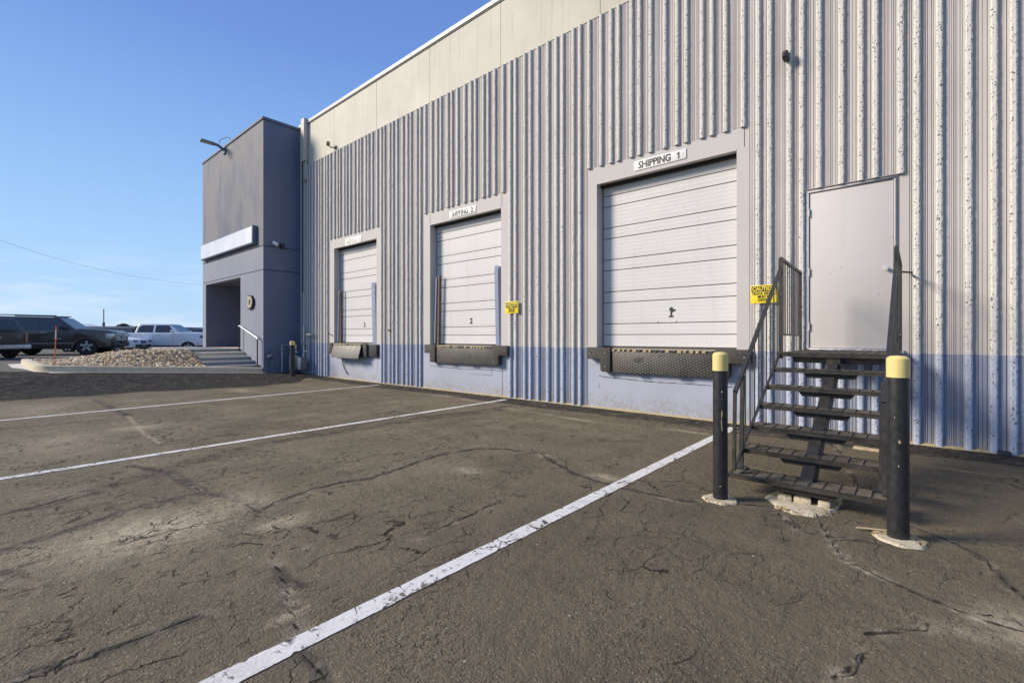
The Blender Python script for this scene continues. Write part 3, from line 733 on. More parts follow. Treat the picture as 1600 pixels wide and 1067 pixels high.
# track guards
def guard(parent, x, y, z0, z1, w, lean, mt, rod=False, slots=False, flip=1):
    b = MB()
    fn = lambda u, v, q: (x+u+lean*(q-z0)*flip, y+v, q)
    t_ = .007
    if rod:
        b.tube([(x-.03, y-.03, z0+.04), (x+.03, y-.02, z1-.05)], .016, 'silver', 8)
        b.tube([(x-.05, y-.03, z1-.18), (x+.07, y-.0, z1-.18)], .010, 'rust', 6)
        b.prism([(.02, 0), (.09, 0), (.09, .06), (.083, .06), (.083, t_), (.02, t_)], fn, z0, z1, 'rust')
        b.box(x-.03, x+.12, y-.04, y+.06, z0-.002, z0+.012, 'rust')
    else:
        b.prism([(-w/2, 0), (-w/2+t_, 0), (-w/2+.03, -.07), (w/2-.03, -.07), (w/2-t_, 0), (w/2, 0), (w/2-.025, -.08), (-w/2+.025, -.08)][::1], fn, z0, z1-.05, mt)
        b.prism([(-w/2+.03, -.074), (w/2+.0, -.074), (w/2+.0, -.066), (-w/2+.03, -.066)], fn, z1-.06, z1+.02, mt)
        b.prism([(w/2-.007, -.07), (w/2, -.07), (w/2, .08), (w/2-.007, .08)], fn, z0, z1, mt)
        if slots:
            for i in range(9):
                zq = z0+.12+i*(z1-z0-.2)/9
                for q in (-.035, 0, .035): b.box(x+q-.006+lean*(zq-z0), x+q+.006+lean*(zq-z0), y-.084, y-.079, zq, zq+.09, 'silver')
        b.box(x-w/2-.01, x+w/2+.01, y-.1, y+.02, z0-.002, z0+.012, 'rust')
    return b.build('track_guard', parent, smooth=False)
guard(dr2, -7.27, YW+.12, 1.14, 2.95, .16, -.03, 'guard')
guard(dr2, -9.50, YW+.10, 1.14, 2.93, .12, .02, 'rust', rod=True)
guard(dr3, -12.27, YW+.12, 1.14, 2.95, .24, -.04, 'guard', slots=True)
guard(dr3, -14.43, YW+.10, 1.14, 2.88, .12, .0, 'rust', rod=True)

# ------------------------------------------------------------------ dock levelers & bumpers
def bumper(name_label, xo, xi, group='rubber dock bumpers', full=True):
    """xo outer x of arm, xi inner x of leg"""
    sgn = 1 if xi > xo else -1; c0 = thing('dock_bumper', name_label, 'dock bumper', (xo, YW, 1.15), 0, group)
    b = MB(); xm = xi-sgn*.21
    if full: poly = [(xo, 1.15), (xi, 1.15), (xi, .70), (xm+sgn*.03, .70), (xm, .73), (xm, .93), (xo+sgn*.02, .93), (xo, .95)]
    else: poly = [(xo, 1.15), (xi, 1.15), (xi, .79), (xo, .79)]
    if sgn < 0: poly = poly[::-1]
    b.prism(poly, lambda u, v, w: (u, w, v), YW-.002, YW-.14, 'rubber')
    b.build('pad', c0, bevel=.014)
    b = MB()
    hs = [(xo+sgn*.07, 1.04), (xi-sgn*.10, 1.06), (xi-sgn*.10, .81)] if full else [((xo+xi)/2, 1.05), ((xo+xi)/2, .87)]
    for hx, hz in hs:
        b.lathe([(.030, -.003), (.030, .0), (.022, .001), (.0, .0015)], lambda x, y, h, hx=hx, hz=hz: (hx+x, YW-.143-h*.2, hz+y), 'dark', 14)
        b.lathe([(.0, -.008), (.014, -.008), (.014, 0)], lambda x, y, h, hx=hx, hz=hz: (hx+x, YW-.142+h, hz+y-.006), 'bolt', 8)
    build_each(b, 'bolt', c0)
bumper('black rubber L bumper at the left corner of the biggest, nearest dock door', -4.80, -4.30)
bumper('black rubber L bumper between the Shipping 1 dock plate and the stairs', -1.95, -2.45)
bumper('black rubber L bumper to the left of the Shipping 2 dock plate', -9.70, -9.27)
bumper('black rubber L bumper to the right of the Shipping 2 dock plate', -6.83, -7.30)
bumper('small dark bumper left of the plain plate at the third dock', -14.72, -14.45, full=False)
def leveler(lbl, x0, x1, mt, zb=.70, yf=-.10, teeth=True, tilt=0.):
    t = thing('dock_leveler', lbl, 'dock plate', ((x0+x1)/2, YW, 1.1), 0, 'dock plates under the doors')
    b = MB()
    b.prism([(YW+yf, 1.085), (YW+yf-tilt, zb), (YW+yf+.022-tilt, zb), (YW+yf+.022, 1.085)], lambda u, v, w: (w, u, v), x0, x1, mt)
    b.build('lip_plate', t, bevel=.004)
    b = MB(); rr = random.Random(3)
    b.box(x0, x1, YW+yf+.03, YW+.02, .72, 1.11, 'rubber_side')
    b.tube([(x0, YW+yf+.01, 1.10), (x1, YW+yf+.01, 1.10)], .012, 'dark', 8)
    k = int((x1-x0)/.10)
    for i in range(k):
        xa = x0+(x1-x0)*i/k
        b.box(xa+.012, xa+.05+rr.uniform(0, .03), YW+yf-.012, YW+yf+.03, 1.085+rr.uniform(-.01, .0), 1.118, 'seal' if rr.random() < .75 else 'rubber')
    b.box(x0-.05, x1+.05, YW+yf+.03, YW+.21, 1.118, 1.138, 'conc_dirty')
    b.box(x0+.45, x0+.62, YW+yf-.012-tilt, YW+yf+.02-tilt, zb-.018, zb-.001, 'dark'); b.box(x0+1.15, x0+1.36, YW+yf-.012-tilt, YW+yf+.02-tilt, zb-.018, zb-.001, 'dark')
    b.build('hinge', t, smooth=False)
    return t
leveler('hanging diamond plate dock lip under the Shipping 1 door', -4.285, -2.47, 'diamond')
leveler('hanging worn diamond plate dock lip under the Shipping 2 door', -9.25, -7.32, 'diamond')
t = leveler('smooth grey hanging dock lip of the third door, sagging outward', -14.25, -12.62, 'plainplate', zb=.69, yf=-.20, tilt=.10)
b = MB(); b.box(-12.60, -12.40, YW-.16, YW-.002, .74, 1.12, 'rubber'); b.build('stop_block', t, bevel=.01)
b = MB(); b.box(-12.38, -11.95, YW-.10, YW-.002, .76, 1.12, 'rubber_side'); b.build('side_bumper', t, bevel=.01)  # dark bumper right of the third dock's lip plate
t = thing('hanging_cable', 'black loose cable dangling below the third dock plate', 'cable', (-13.9, YW-.05, .7))
b = MB(); b.tube([(-14.02, YW-.03, .72), (-14.0, YW-.03, .55), (-13.93, YW-.035, .42), (-13.78, YW-.03, .24), (-13.66, YW-.03, .16)], .013, 'rubber_side', 8); b.build('cord', t)

# ------------------------------------------------------------------ signs
def shipping(lbl, x0, x1, z0, z1, dg, ink, dark):
    t = thing('dock_sign', lbl, 'sign', ((x0+x1)/2, YW, z0), 0, 'shipping signs above the dock doors')
    b = MB(); b.box(x0, x1, YW-.014, YW-.002, z0, z1, 'white'); b.build('panel', t, bevel=.002)
    zc = (z0+z1)/2-.004; h = z1-z0; w = x1-x0
    text('SHIPPING', h*1.02, 0, zc, YW-.016, ink, 'lettering', t, xr=(x0+w*.085, x0+w*.72), bold=.0062)
    if dg == '1':
        b = MB(); x1_ = x0+w*.855; s_ = h*.34
        b.prism([(x1_, zc-s_), (x1_+s_*.42, zc-s_), (x1_+s_*.42, zc+s_), (x1_+s_*.08, zc+s_), (x1_-s_*.42, zc+s_*.62), (x1_-s_*.42, zc+s_*.30), (x1_, zc+s_*.42)], lambda u, v, q_: (u, q_, v), YW-.0165, YW-.0145, dark)
        b.build('lettering', t, smooth=False)
    else: text(dg, h*1.0, x0+w*.86, zc, YW-.016, dark, 'lettering', t, bold=.006, sx=.9)
    b = MB()
    for q in (x0+w*.04, x1-w*.045): b.lathe([(0, -.002), (.006, -.002), (.006, 0)], lambda x, y, hh, q=q: (q+x, YW-.015+hh, zc+y+.01), 'ink', 8)
    build_each(b, 'screw', t)
shipping('white sign reading SHIPPING 1 in crisp black letters', -3.885, -2.95, 4.315, 4.48, '1', 'ink', 'ink')
shipping('white sign with worn letters reading SHIPPING 2', -8.86, -7.93, 4.28, 4.455, '2', 'wornink', 'ink')
shipping('white sign with faded, nearly gone letters above the third dock', -13.85, -12.90, 4.235, 4.455, '2', 'fadedink', 'fadedink')
def caution(lbl, x0, x1, z0, z1, y):
    t = thing('caution_sign', lbl, 'sign', ((x0+x1)/2, y, z0), 0, 'yellow caution signs')
    h = z1-z0; w = x1-x0
    b = MB(); b.box(x0, x1, y, y+.006, z0, z1, 'cyel'); b.build('panel', t, bevel=.001)
    b = MB(); b.box(x0+.012, x1-.012, y-.0012, y+.002, z1-h*.36, z1-h*.05, 'ink'); b.build('header', t, smooth=False)
    text('CAUTION', h*.30, 0, z1-h*.21, y-.003, 'cyel', 'lettering', t, xr=(x0+w*.07, x1-w*.07), bold=.003)
    for i, (s_, a, c_) in enumerate((('TRUCK WHEELS', .05, .95), ('MUST BE', .27, .73), ('CHOCKED', .27, .73))):
        text(s_, h*.20, 0, z1-h*(.47+.175*i), y-.003, 'ink', 'lettering', t, xr=(x0+w*a, x0+w*c_), bold=.001)
caution('yellow and black caution sign beside the Shipping 1 door, partly behind the stair rail', -1.955, -1.585, 1.85, 2.12, YW-RD-.012)
caution('small yellow and black caution sign beside the Shipping 2 door', -6.955, -6.575, 1.86, 2.12, YW-RD-.012)

# ------------------------------------------------------------------ bollards
def collar(x, y, rx, ry, seed, parent, mt='collar'):
    rr = random.Random(seed); b = MB(); k = 40; vs = []
    ph = [rr.uniform(0, 6.28) for _ in range(4)]
    for j in range(k):
        a = 2*math.pi*j/k; q = 1+.06*math.sin(3*a+ph[0])+.04*math.sin(7*a+ph[1])+rr.gauss(0, .015)
        for f_, z in ((1.0, .0), (.93, .014), (.35, .020)): vs.append((x+math.cos(a)*rx*q*f_, y+math.sin(a)*ry*q*f_, z))
    fs = []
    for j in range(k):
        n2 = (j+1) % k
        for q in range(2): fs.append((j*3+q, n2*3+q, n2*3+q+1, j*3+q+1))
    fs.append(tuple(j*3+2 for j in range(k)))
    b.add(vs, fs, mt); return b.build('collar', parent)
n = NT('broken_concrete'); p = n.G(); a = n.noise(p, 16, 6, .75); g = n.noise(p, 5, 3)
v = n.vor(n.addv(p, n.scale(n.noise(p, 12, 3, color=True), (.08, .08, .08))), 14, 'DISTANCE_TO_EDGE')
c = n.mix(n.mr(a, .35, .65), (.42, .34, .22), (.62, .55, .42)); c = n.mix(n.mr(g, .5, .6, 0, .6), c, (.38, .27, .10))
c = n.mix(n.mr(a, .58, .64), c, (.10, .085, .06)); c = n.mix(n.math('MULTIPLY', n.mr(v, .02, .06, 1, 0), n.mr(g, .45, .55)), c, (.03, .025, .02))
M['collar'] = n.out(c, .95, n.bump(a, .9, .012), spec=.2)
# bollard steel with chipped paint
def bollard(lbl, x, y, z, r, H, cap, rust, coll=None, seed=1):
    t = thing('bollard', lbl, 'bollard', (x, y, z), 0, 'black bollards with yellow tops')
    b = MB(); zt = H-cap
    b.lathe([(r, -.05), (r, zt)], lambda u, v, h: (x+u, y+v, z+h), 'black', 28)
    b.build('post', t)
    b = MB(); b.lathe([(r+.003, zt), (r+.003, H-.012), (r-.004, H-.003), (r*.7, H+.006), (.0, H+.010)], lambda u, v, h: (x+u, y+v, z+h), 'yellow', 28)
    b.lathe([(r, zt), (r+.003, zt)], lambda u, v, h: (x+u, y+v, z+h), 'yellow', 28)
    b.build('cap', t)
    if coll: collar(x+coll[0], y+coll[1], coll[2], coll[3], seed, t)
    if rust:
        b = MB(); rr = random.Random(seed)
        for ang, zc, w, h in rust:
            k = 9; vs = [(x+math.cos(ang)*(r+.0015), y+math.sin(ang)*(r+.0015), z+zc)]
            for j in range(k):
                q = 2*math.pi*j/k; aa = ang+math.cos(q)*w*rr.uniform(.5, 1)/r; vs.append((x+math.cos(aa)*(r+.0015), y+math.sin(aa)*(r+.0015), z+zc+math.sin(q)*h*rr.uniform(.5, 1)))
            b.add(vs, [(0, 1+j, 1+(j+1) % k) for j in range(k)], 'chip')
        build_each(b, 'paint_chip', t, smooth=False)
    return t
M['chip'] = plain('paint_chip', (.36, .27, .17), .9, 0, .2, 60)
vL = math.atan2(-4.07, 1.26); vR = math.atan2(-4.05, .12)
bollard('black bollard with yellow top left of the stairs, pale paint chips down its face', -1.255, 4.06, 0, .057, 1.215, .145,
        [(vL+.2, .90, .009, .012), (vL+.15, .84, .005, .005), (vL+.2, .72, .007, .05), (vL+.15, .64, .005, .07), (vL+.22, .60, .006, .03), (vL, .13, .012, .006)], (.0, .0, .135, .125), 11)
bollard('black bollard with yellow top in front of the right end of the stairs', -.118, 4.05, 0, .060, 1.215, .135,
        [(vR+.1, .66, .010, .018), (vR+.05, .50, .004, .01), (vR-.3, .82, .003, .012)], (.01, -.01, .150, .125), 23)
bollard('slim black bollard guarding the gas meter by the blue tower', -15.62, 6.90, float(gz(-15.62, 6.9))-.02, .075, 1.16, .12, None)

# ------------------------------------------------------------------ stairs
st = thing('steel_stairs', 'black open steel stairs with grated treads and picket railings leading to the grey door', 'stairs', (-.72, 5.6, 0))
XL, XR = -1.235, -.205
TY = [4.30, 4.585, 4.87, 5.155, 5.44, 5.725]; TZ = [.170+.1667*i for i in range(6)]
TDP = .275
def tread(y0, z, first=False):
    x0, x1 = XL-(.03 if first else 0), XR+(.03 if first else 0)
    b = MB()
    for yy in (y0, y0+TDP-.012): b.box(x0, x1, yy, yy+.006, z-.036, z, 'stair')
    b.box(x0, x0+.006, y0, y0+TDP, z-.036, z, 'stair'); b.box(x1-.006, x1, y0, y0+TDP, z-.036, z, 'stair')
    k = 9
    for i in range(1, k): # bearing bars running along the tread
        yy = y0+TDP*i/k; b.box(x0, x1, yy-.002, yy+.002, z-.026, z-.002, 'grate')
    q = x0+.08
    while q < x1: b.tube([(q, y0, z-.0), (q, y0+TDP-.006, z-.0)], .0042, 'crossbar', 6); q += .10
    # checker nosing
    b.box(x0, x1, y0-.003, y0+.022, z-.002, z+.003, 'stair')
    b.build('tread', st, smooth=False)
for i, (yy, zz_) in enumerate(zip(TY, TZ)):
    tread(yy, zz_, i == 0)
    b = MB(); z = zz_-.037; xc = -.71
    b.prism([(xc-.235, z), (xc+.235, z), (xc+.20, z-.05), (xc-.20, z-.05)], lambda u, v, w: (u, w, v), yy+.06, yy+.068, 'stair')
    b.prism([(xc-.235, z), (xc+.235, z), (xc+.20, z-.006), (xc-.20, z-.006)], lambda u, v, w: (u, w, v), yy+.06, yy+.22, 'stair')
    b.prism([(xc-.235, z), (xc+.235, z), (xc+.20, z-.05), (xc-.20, z-.05)], lambda u, v, w: (u, w, v), yy+.212, yy+.22, 'stair')
    b.build('tread_bracket', st, smooth=False)
# landing
b = MB(); LZ = 1.168
for yy in (6.0, 7.72): b.box(XL, XR+.01, yy, yy+.006, LZ-.04, LZ, 'stair')
for xx in (XL, XR): b.box(xx, xx+.008, 6.0, 7.72, LZ-.04, LZ, 'stair')
for i in range(1, 34):
    yy = 6.0+1.72*i/34; b.box(XL, XR, yy-.002, yy+.002, LZ-.028, LZ-.003, 'grate')
q = XL+.05
while q < XR: b.tube([(q, 6.0, LZ), (q, 7.72, LZ)], .0042, 'crossbar', 6); q += .10
b.box(XL, XR+.01, 5.997, 6.025, LZ-.002, LZ+.003, 'stair')
b.build('landing', st, smooth=False)
b = MB(); b.prism([(XL+.12, LZ-.041), (XR-.08, LZ-.041), (XR-.10, LZ-.11), (XL+.14, LZ-.11)], lambda u, v, w: (u, w, v), 6.16, 6.17, 'stair')
b.prism([(XL+.12, LZ-.041), (XR-.08, LZ-.041), (XR-.10, LZ-.11), (XL+.14, LZ-.11)], lambda u, v, w: (u, w, v), 7.0, 7.01, 'stair')
b.box(-.77, -.65, 6.03, 7.70, LZ-.17, LZ-.05, 'stair')
b.box(XL+.1, XR-.1, 7.60, 7.71, LZ-.12, LZ-.041, 'stair')
b.build('landing_frame', st, smooth=False)
# stringer: rectangular tube from the footing to the landing
b = MB(); fn = lambda u, v, w: (w, u, v)
b.prism([(4.36, -.02), (4.56, -.02), (4.62, .06), (6.12, .94), (6.12, 1.06), (5.98, 1.06), (4.38, .125)], fn, -.757, -.667, 'stair')
b.build('stringer', st, smooth=False)
# railings
def railing(xb_, xt_, sgn):
    X_at = lambda y: xb_+(xt_-xb_)*min(1, max(0, (y-4.33)/1.73))
    P = lambda y, z, dx=0: Vector((X_at(y)+dx, y, z))
    b = MB()
    b.tube([P(4.33, .20), P(4.36, .865)], .013, 'rail', sq=True); b.tube([P(4.36, .865), P(6.06, 2.12)], .016, 'rail', sq=True)
    b.tube([P(4.33, .20), P(6.02, 1.16)], .010, 'rail', sq=True)
    dxp = -.035 if sgn > 0 else 0; b.tube([P(4.55, .17, dxp), P(4.58, 1.0, dxp/2)], .0155, 'rail', sq=True); x = X_at(4.55)+dxp; b.box(x-.05, x+.05, 4.50, 4.60, .1725, .182, 'rail')
    b.build('handrail', st, smooth=False)
    b = MB()
    for i in range(1, 11):
        t = i/11+.02
        if abs(t-.14) < .04: continue
        yb = 4.33+1.69*t; zb = .20+.96*t; zt = .865+1.255*((yb-4.36)/1.70)
        b.tube([P(yb, zb), P(yb, zt)], .0052, 'rail', sq=True)
    build_each(b, 'picket', st, smooth=False)
    b = MB()
    for i in (1, 2, 3, 4, 5): b.tube([P(TY[i]+.05, TZ[i]-.018, -.03), P(TY[i]+.05, TZ[i]-.018, .03)], .009, 'rail', 6)
    build_each(b, 'tread_stub', st)
    b = MB(); x = xt_
    b.tube([(x, 6.08, 1.10), (x, 6.08, 2.245)], .019, 'rail', sq=True); b.tube([(x, 7.24, 1.17), (x, 7.24, 2.20)], .016, 'rail', sq=True)
    b.tube([(x, 6.07, 2.245), (x, 7.25, 2.20)], .016, 'rail', sq=True); b.tube([(x, 6.08, 1.375), (x, 7.24, 1.365)], .010, 'rail', sq=True)
    if sgn > 0: b.tube([(x, 7.24, 2.12), (x+.10, 7.40, 2.12), (x+.10, YW-.03, 2.12)], .010, 'rail', sq=True)
    b.build('landing_rail', st, smooth=False)
    b = MB()
    for i in range(1, 10):
        yy = 6.08+1.16*i/10; b.tube([(x, yy, 1.37), (x, yy, 2.24-.045*i/10)], .0052, 'rail', sq=True)
    build_each(b, 'picket', st, smooth=False)
railing(-1.225, -1.215, -1); railing(-.203, -.190, 1)
# footing
rr = random.Random(4); t = thing('stair_footing', 'cracked pale concrete footing under the stair stringer', 'footing', (-.72, 4.4, 0))
b = MB(); outline = [(-.93, 4.28), (-.86, 4.14), (-.72, 4.10), (-.62, 4.13), (-.52, 4.26), (-.48, 4.50), (-.50, 4.78), (-.62, 4.86), (-.80, 4.86), (-.93, 4.80), (-.97, 4.55), (-1.0, 4.36)]
o2 = []
for (x0, y0), (x1, y1) in zip(outline, outline[1:]+outline[:1]):
    for k in range(6): o2.append((x0+(x1-x0)*k/6+rr.gauss(0, .008), y0+(y1-y0)*k/6+rr.gauss(0, .008)))
cx, cy = -.73, 4.48; k = len(o2); vs = []
for x, y in o2: vs += [(x, y, .0), (cx+(x-cx)*.93, cy+(y-cy)*.93, .014), (cx+(x-cx)*.45, cy+(y-cy)*.5, .020)]
fs = [(3*i+q, 3*((i+1) % k)+q, 3*((i+1) % k)+q+1, 3*i+q+1) for i in range(k) for q in range(2)]+[tuple(3*i+2 for i in range(k))]
b.add(vs, fs, 'collar'); b.build('slab', t)
b = MB()
for xa, xb, ya, yb, h in ((-.90, -.80, 4.32, 4.5, .055), (-.63, -.55, 4.36, 4.6, .06), (-.78, -.66, 4.34, 4.40, .06)): b.box(xa, xb, ya, yb, .0, h, 'collar', rot=Matrix.Rotation(.15, 3, 'Z'))
build_each(b, 'broken_edge', t, bevel=.012)
t = thing('wooden_stick', 'short pale wooden stick lying by the right bollard', 'stick', (-.3, 4.15, 0))
b = MB(); b.tube([(-.325, 4.075, .012), (-.29, 4.085, .016), (-.20, 4.13, .014), (-.10, 4.16, .014)], [.011, .007, .007, .008], 'wood', 8)
b.tube([(-.325, 4.075, .012), (-.345, 4.062, .014)], [.010, .006], 'wood', 8); b.tube([(-.325, 4.075, .012), (-.335, 4.088, .014)], [.008, .005], 'wood', 8); b.build('stick', t)
t = thing('wood_plank', 'short weathered board on the ground behind the stairs', 'board', (-.3, 7.1, 0))
b = MB(); b.box(-.62, -.14, 6.92, 7.02, .003, .03, 'wood', rot=Matrix.Rotation(-.05, 3, 'Z')); b.build('board', t, bevel=.006)
t = thing('rubber_block', 'small black rubber block against the base of the ribbed wall', 'block', (.73, 7.72, 0))
b = MB(); b.box(.66, .76, 7.66, 7.74, .0, .05, 'rubber_side'); b.build('block', t, bevel=.006)

# ------------------------------------------------------------------ cameras on walls
t = thing('security_camera', 'small black security camera high on the ribbed wall', 'camera', (-1.475, 7.74, 5.39))
b = MB(); b.box(-1.51, -1.44, 7.60, 7.76, 5.33, 5.42, 'plastic'); b.box(-1.50, -1.45, 7.585, 7.60, 5.335, 5.39, 'rubber_side'); b.build('housing', t, bevel=.012)
b = MB(); b.box(-1.505, -1.445, 7.66, 7.775, 5.43, 5.46, 'plastic'); b.build('bracket', t, bevel=.006)
t = thing('security_camera', 'grey dome security camera on the pale parapet near the tower', 'camera', (-14.5, 7.75, 7.55))
b = MB(); b.lathe([(.0, -.12), (.07, -.10), (.10, -.03), (.11, .05), (.09, .10), (0, .12)], lambda x, y, h: (-14.60+x*.62, 7.60+y*.62, 7.64+h*.62), 'lamp', 16); b.build('dome', t)
b = MB(); b.tube([(-14.60, 7.60, 7.60), (-14.52, 7.64, 7.52), (-14.45, 7.79, 7.52)], .02, 'lamp', 8); b.box(-14.49, -14.41, 7.76, 7.79, 7.47, 7.57, 'lamp'); b.build('arm', t)

# ------------------------------------------------------------------ tower
TX1, TX0, TY0 = -17.02, -23.49, 6.53; TT = 8.80
tw = thing('entrance_tower', 'slate blue stucco entrance tower with a recessed doorway', 'building', (TX1, TY0, 0))
RX0, RX1, RZ0, RZ1, RYB = -23.07, -19.11, .91, 3.56, 9.9
g1, g2 = 3.655, 4.475
b = MB()
def panel_front(z0, z1, x0, x1, mt): b.box(x0, x1, TY0, TY0+.3, z0, z1, mt)
# front face pieces
panel_front(g2+.012, TT, TX0, TX1-.003, 'tw_up'); panel_front(g1+.012, g2-.012, TX0, TX1-.003, 'tw_lo')
panel_front(RZ1, g1-.012, TX0, TX1-.003, 'tw_lo'); panel_front(-.1, RZ1, RX1, TX1-.003, 'tw_lo'); panel_front(-.1, RZ1, TX0, RX0-.004, 'tw_lo')
b.box(TX0+.02, TX1-.02, TY0+.02, TY0+.29, g1-.012, g1+.012, 'dark'); b.box(TX0+.02, TX1-.02, TY0+.02, TY0+.29, g2-.012, g2+.012, 'dark')
for z0, z1 in ((-.2, g1-.012), (g1+.012, g2-.012), (g2+.012, TT)):
    b.box(TX1-.25, TX1, TY0+.002, YW+.4, z0, z1, 'tw_shade')
b.box(TX1-.24, TX1-.02, TY0+.3, YW+.3, g1-.012, g2+.012, 'dark')
b.box(TX0, TX0+.3, TY0+.3, YW+8, -.1, TT, 'tw_up'); b.box(TX0, TX1, YW+7.7, YW+8, -.1, TT, 'tw_up')
b.build('wall', tw, smooth=False)
b = MB()
b.quad((RX0, TY0, RZ0), (RX0, RYB, RZ0), (RX0, RYB, RZ1), (RX0, TY0, RZ1), 'tw_recess_shade'); b.quad((RX1, TY0+.3, RZ0-1), (RX1, RYB, RZ0-1), (RX1, RYB, RZ1), (RX1, TY0+.3, RZ1), 'tw_recess_shade')
b.quad((RX0, RYB, RZ0), (RX1, RYB, RZ0), (RX1, RYB, RZ1), (RX0, RYB, RZ1), 'tw_recess_shade'); b.quad((RX0, TY0+.3, RZ1-.001), (RX1, TY0+.3, RZ1-.001), (RX1, RYB, RZ1-.001), (RX0, RYB, RZ1-.001), 'tw_up')
b.build('recess', tw, smooth=False)
b = MB(); b.box(-21.6, -20.3, RYB-.05, RYB-.01, RZ0+.02, 3.1, 'glass'); b.build('glass_door', tw, smooth=False)
b = MB(); b.box(TX0-.03, TX1+.035, TY0-.035, YW+.02, TT+.012, TT+.10, 'tw_shade'); b.box(TX0-.01, TX1+.015, TY0-.015, YW+.02, TT-.01, TT+.012, 'dark'); b.box(TX0-.03, TX1-.02, YW+.03, YW+8, TT+.012, TT+.10, 'tw_shade')
b.build('coping', tw, bevel=.005)
# letter D plaque
t = thing('letter_plaque', 'dark plaque with a tan letter D on the tower front', 'letter', (-18.0, TY0, 2.6))
def dshape(x0, x1, z0, z1, k=10):
    r = (z1-z0)/2; cx = x0+(x1-x0)*.45; pts = [(x0, z0)]
    for i in range(k+1):
        a = -math.pi/2+math.pi*i/k; pts.append((cx+(x1-cx)*math.cos(a), (z0+z1)/2+r*math.sin(a)))
    pts.append((x0, z1)); return pts
b = MB(); b.prism(dshape(-18.24, -17.76, 2.34, 2.82), lambda u, v, w: (u, w, v), TY0-.075, TY0-.001, 'rubber_side'); b.build('backing', t, smooth=False)
b = MB(); b.prism(dshape(-18.20, -17.80, 2.38, 2.78), lambda u, v, w: (u, w, v), TY0-.085, TY0-.076, 'gold'); b.prism(dshape(-18.08, -17.92, 2.47, 2.69), lambda u, v, w: (u, w, v), TY0-.089, TY0-.086, 'rubber_side'); b.build('letter', t, smooth=False)
# long light box
t = thing('sign_box', 'long blank white sign box across the tower front', 'sign', (-20, TY0, 4.9))
b = MB(); b.box(-23.22, -17.55, TY0-.15, TY0-.001, 4.60, 5.24, 'tw_shade'); b.build('box', t, bevel=.01)
b = MB(); b.box(-23.18, -17.60, TY0-.162, TY0-.151, 4.64, 5.20, 'lightbox'); b.build('face', t, smooth=False)
# tower lamp
t = thing('wall_light', 'flat area light on an arm over the tower roof edge', 'light', (-20.6, TY0, 8.8))
b = MB(); b.tube([(-20.75, TY0, 8.66), (-20.75, TY0-.10, 8.74), (-20.76, TY0-.22, 8.82), (-20.77, TY0-.30, 8.85)], .055, 'tw_shade', 8); b.box(-20.85, -20.62, TY0-.06, TY0, 8.55, 8.78, 'tw_shade'); b.build('arm', t)
b = MB(); rot = Matrix.Rotation(R(-50), 3, 'Z') @ Matrix.Rotation(R(0), 3, 'Y')
def lp(u, v, w): q = Matrix.Rotation(R(262), 3, 'Z') @ Matrix.Rotation(R(-4), 3, 'Y') @ Vector((u*.56, v*.62, w*.8)); return (q.x-20.77, q.y+TY0-.26, q.z+8.84)
b.prism([(0, -.07), (.25, -.19), (.95, -.21), (1.02, -.17), (1.02, .17), (.95, .21), (.25, .19), (0, .07)], lp, -.04, .05, 'lamp'); b.build('head', t, bevel=.01)
b = MB(); b.prism([(.36, -.15), (.95, -.15), (.95, .15), (.36, .15)], lp, -.052, -.041, 'lens'); b.build('lens', t, smooth=False)
b = MB(); b.tube([(-20.76, TY0-.22, 8.85), (-20.75, TY0-.20, 9.02), (-20.62, TY0-.1, 9.12), (-20.3, TY0, 9.10), (-20.2, TY0+.05, 8.92)], .010, 'plastic', 6); b.build('cable', t)
# cameras on tower side
t = thing('security_camera', 'white bullet camera on the blue side of the tower', 'camera', (TX1, 6.85, 4.55))
b = MB(); b.tube([(TX1+.18, 6.78, 4.60), (TX1+.26, 6.90, 4.52)], .055, 'white', 10); b.tube([(TX1, 6.92, 4.62), (TX1+.17, 6.84, 4.58)], .02, 'white', 6); b.build('housing', t)
t = thing('wall_sensor', 'small dark floodlight on the blue side of the tower', 'light', (TX1, 7.15, 4.5))
b = MB(); b.box(TX1, TX1+.10, 7.07, 7.21, 4.50, 4.62, 'plastic'); b.lathe([(0, -.05), (.06, -.03), (.06, .03), (0, .05)], lambda x, y, h: (TX1+.12+x, 7.14+y, 4.48+h), 'plastic', 10); b.build('housing', t)

# ------------------------------------------------------------------ steps, kerb, handrail
t = thing('concrete_steps', 'pale concrete steps rising beside the tower to its doorway', 'steps', (-18, 5.7, .3))
b = MB()
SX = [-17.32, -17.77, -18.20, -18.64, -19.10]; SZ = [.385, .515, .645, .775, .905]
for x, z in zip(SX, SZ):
    b.box(-19.9 if x > -19.05 else -24.5, x, 4.945 + (.003*SX.index(x)), TY0-.003, .0, z, 'riser_shaded')
b.box(-23.05, -19.13, TY0-.002, RYB-.002, .0, .903, 'concrete')
b.build('steps', t, bevel=.012)
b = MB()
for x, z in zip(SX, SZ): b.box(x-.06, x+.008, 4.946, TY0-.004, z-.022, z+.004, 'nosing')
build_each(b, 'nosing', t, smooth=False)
t = thing('handrail', 'dark handrail with a bright top bar on the concrete steps', 'handrail', (-18, 6.42, .5))
b = MB(); b.tube([(-17.24, 6.42, .385), (-17.24, 6.42, 1.30)], .022, 'black', 8); b.build('post', t)
b = MB(); b.tube([(-18.92, 6.42, .775), (-18.92, 6.42, 1.73)], .022, 'black', 8); b.build('post', t)
b = MB(); b.tube([(-17.20, 6.42, 1.27), (-17.26, 6.42, 1.315), (-18.88, 6.42, 1.745), (-18.95, 6.42, 1.74)], .026, 'silver', 8); b.build('rail', t)
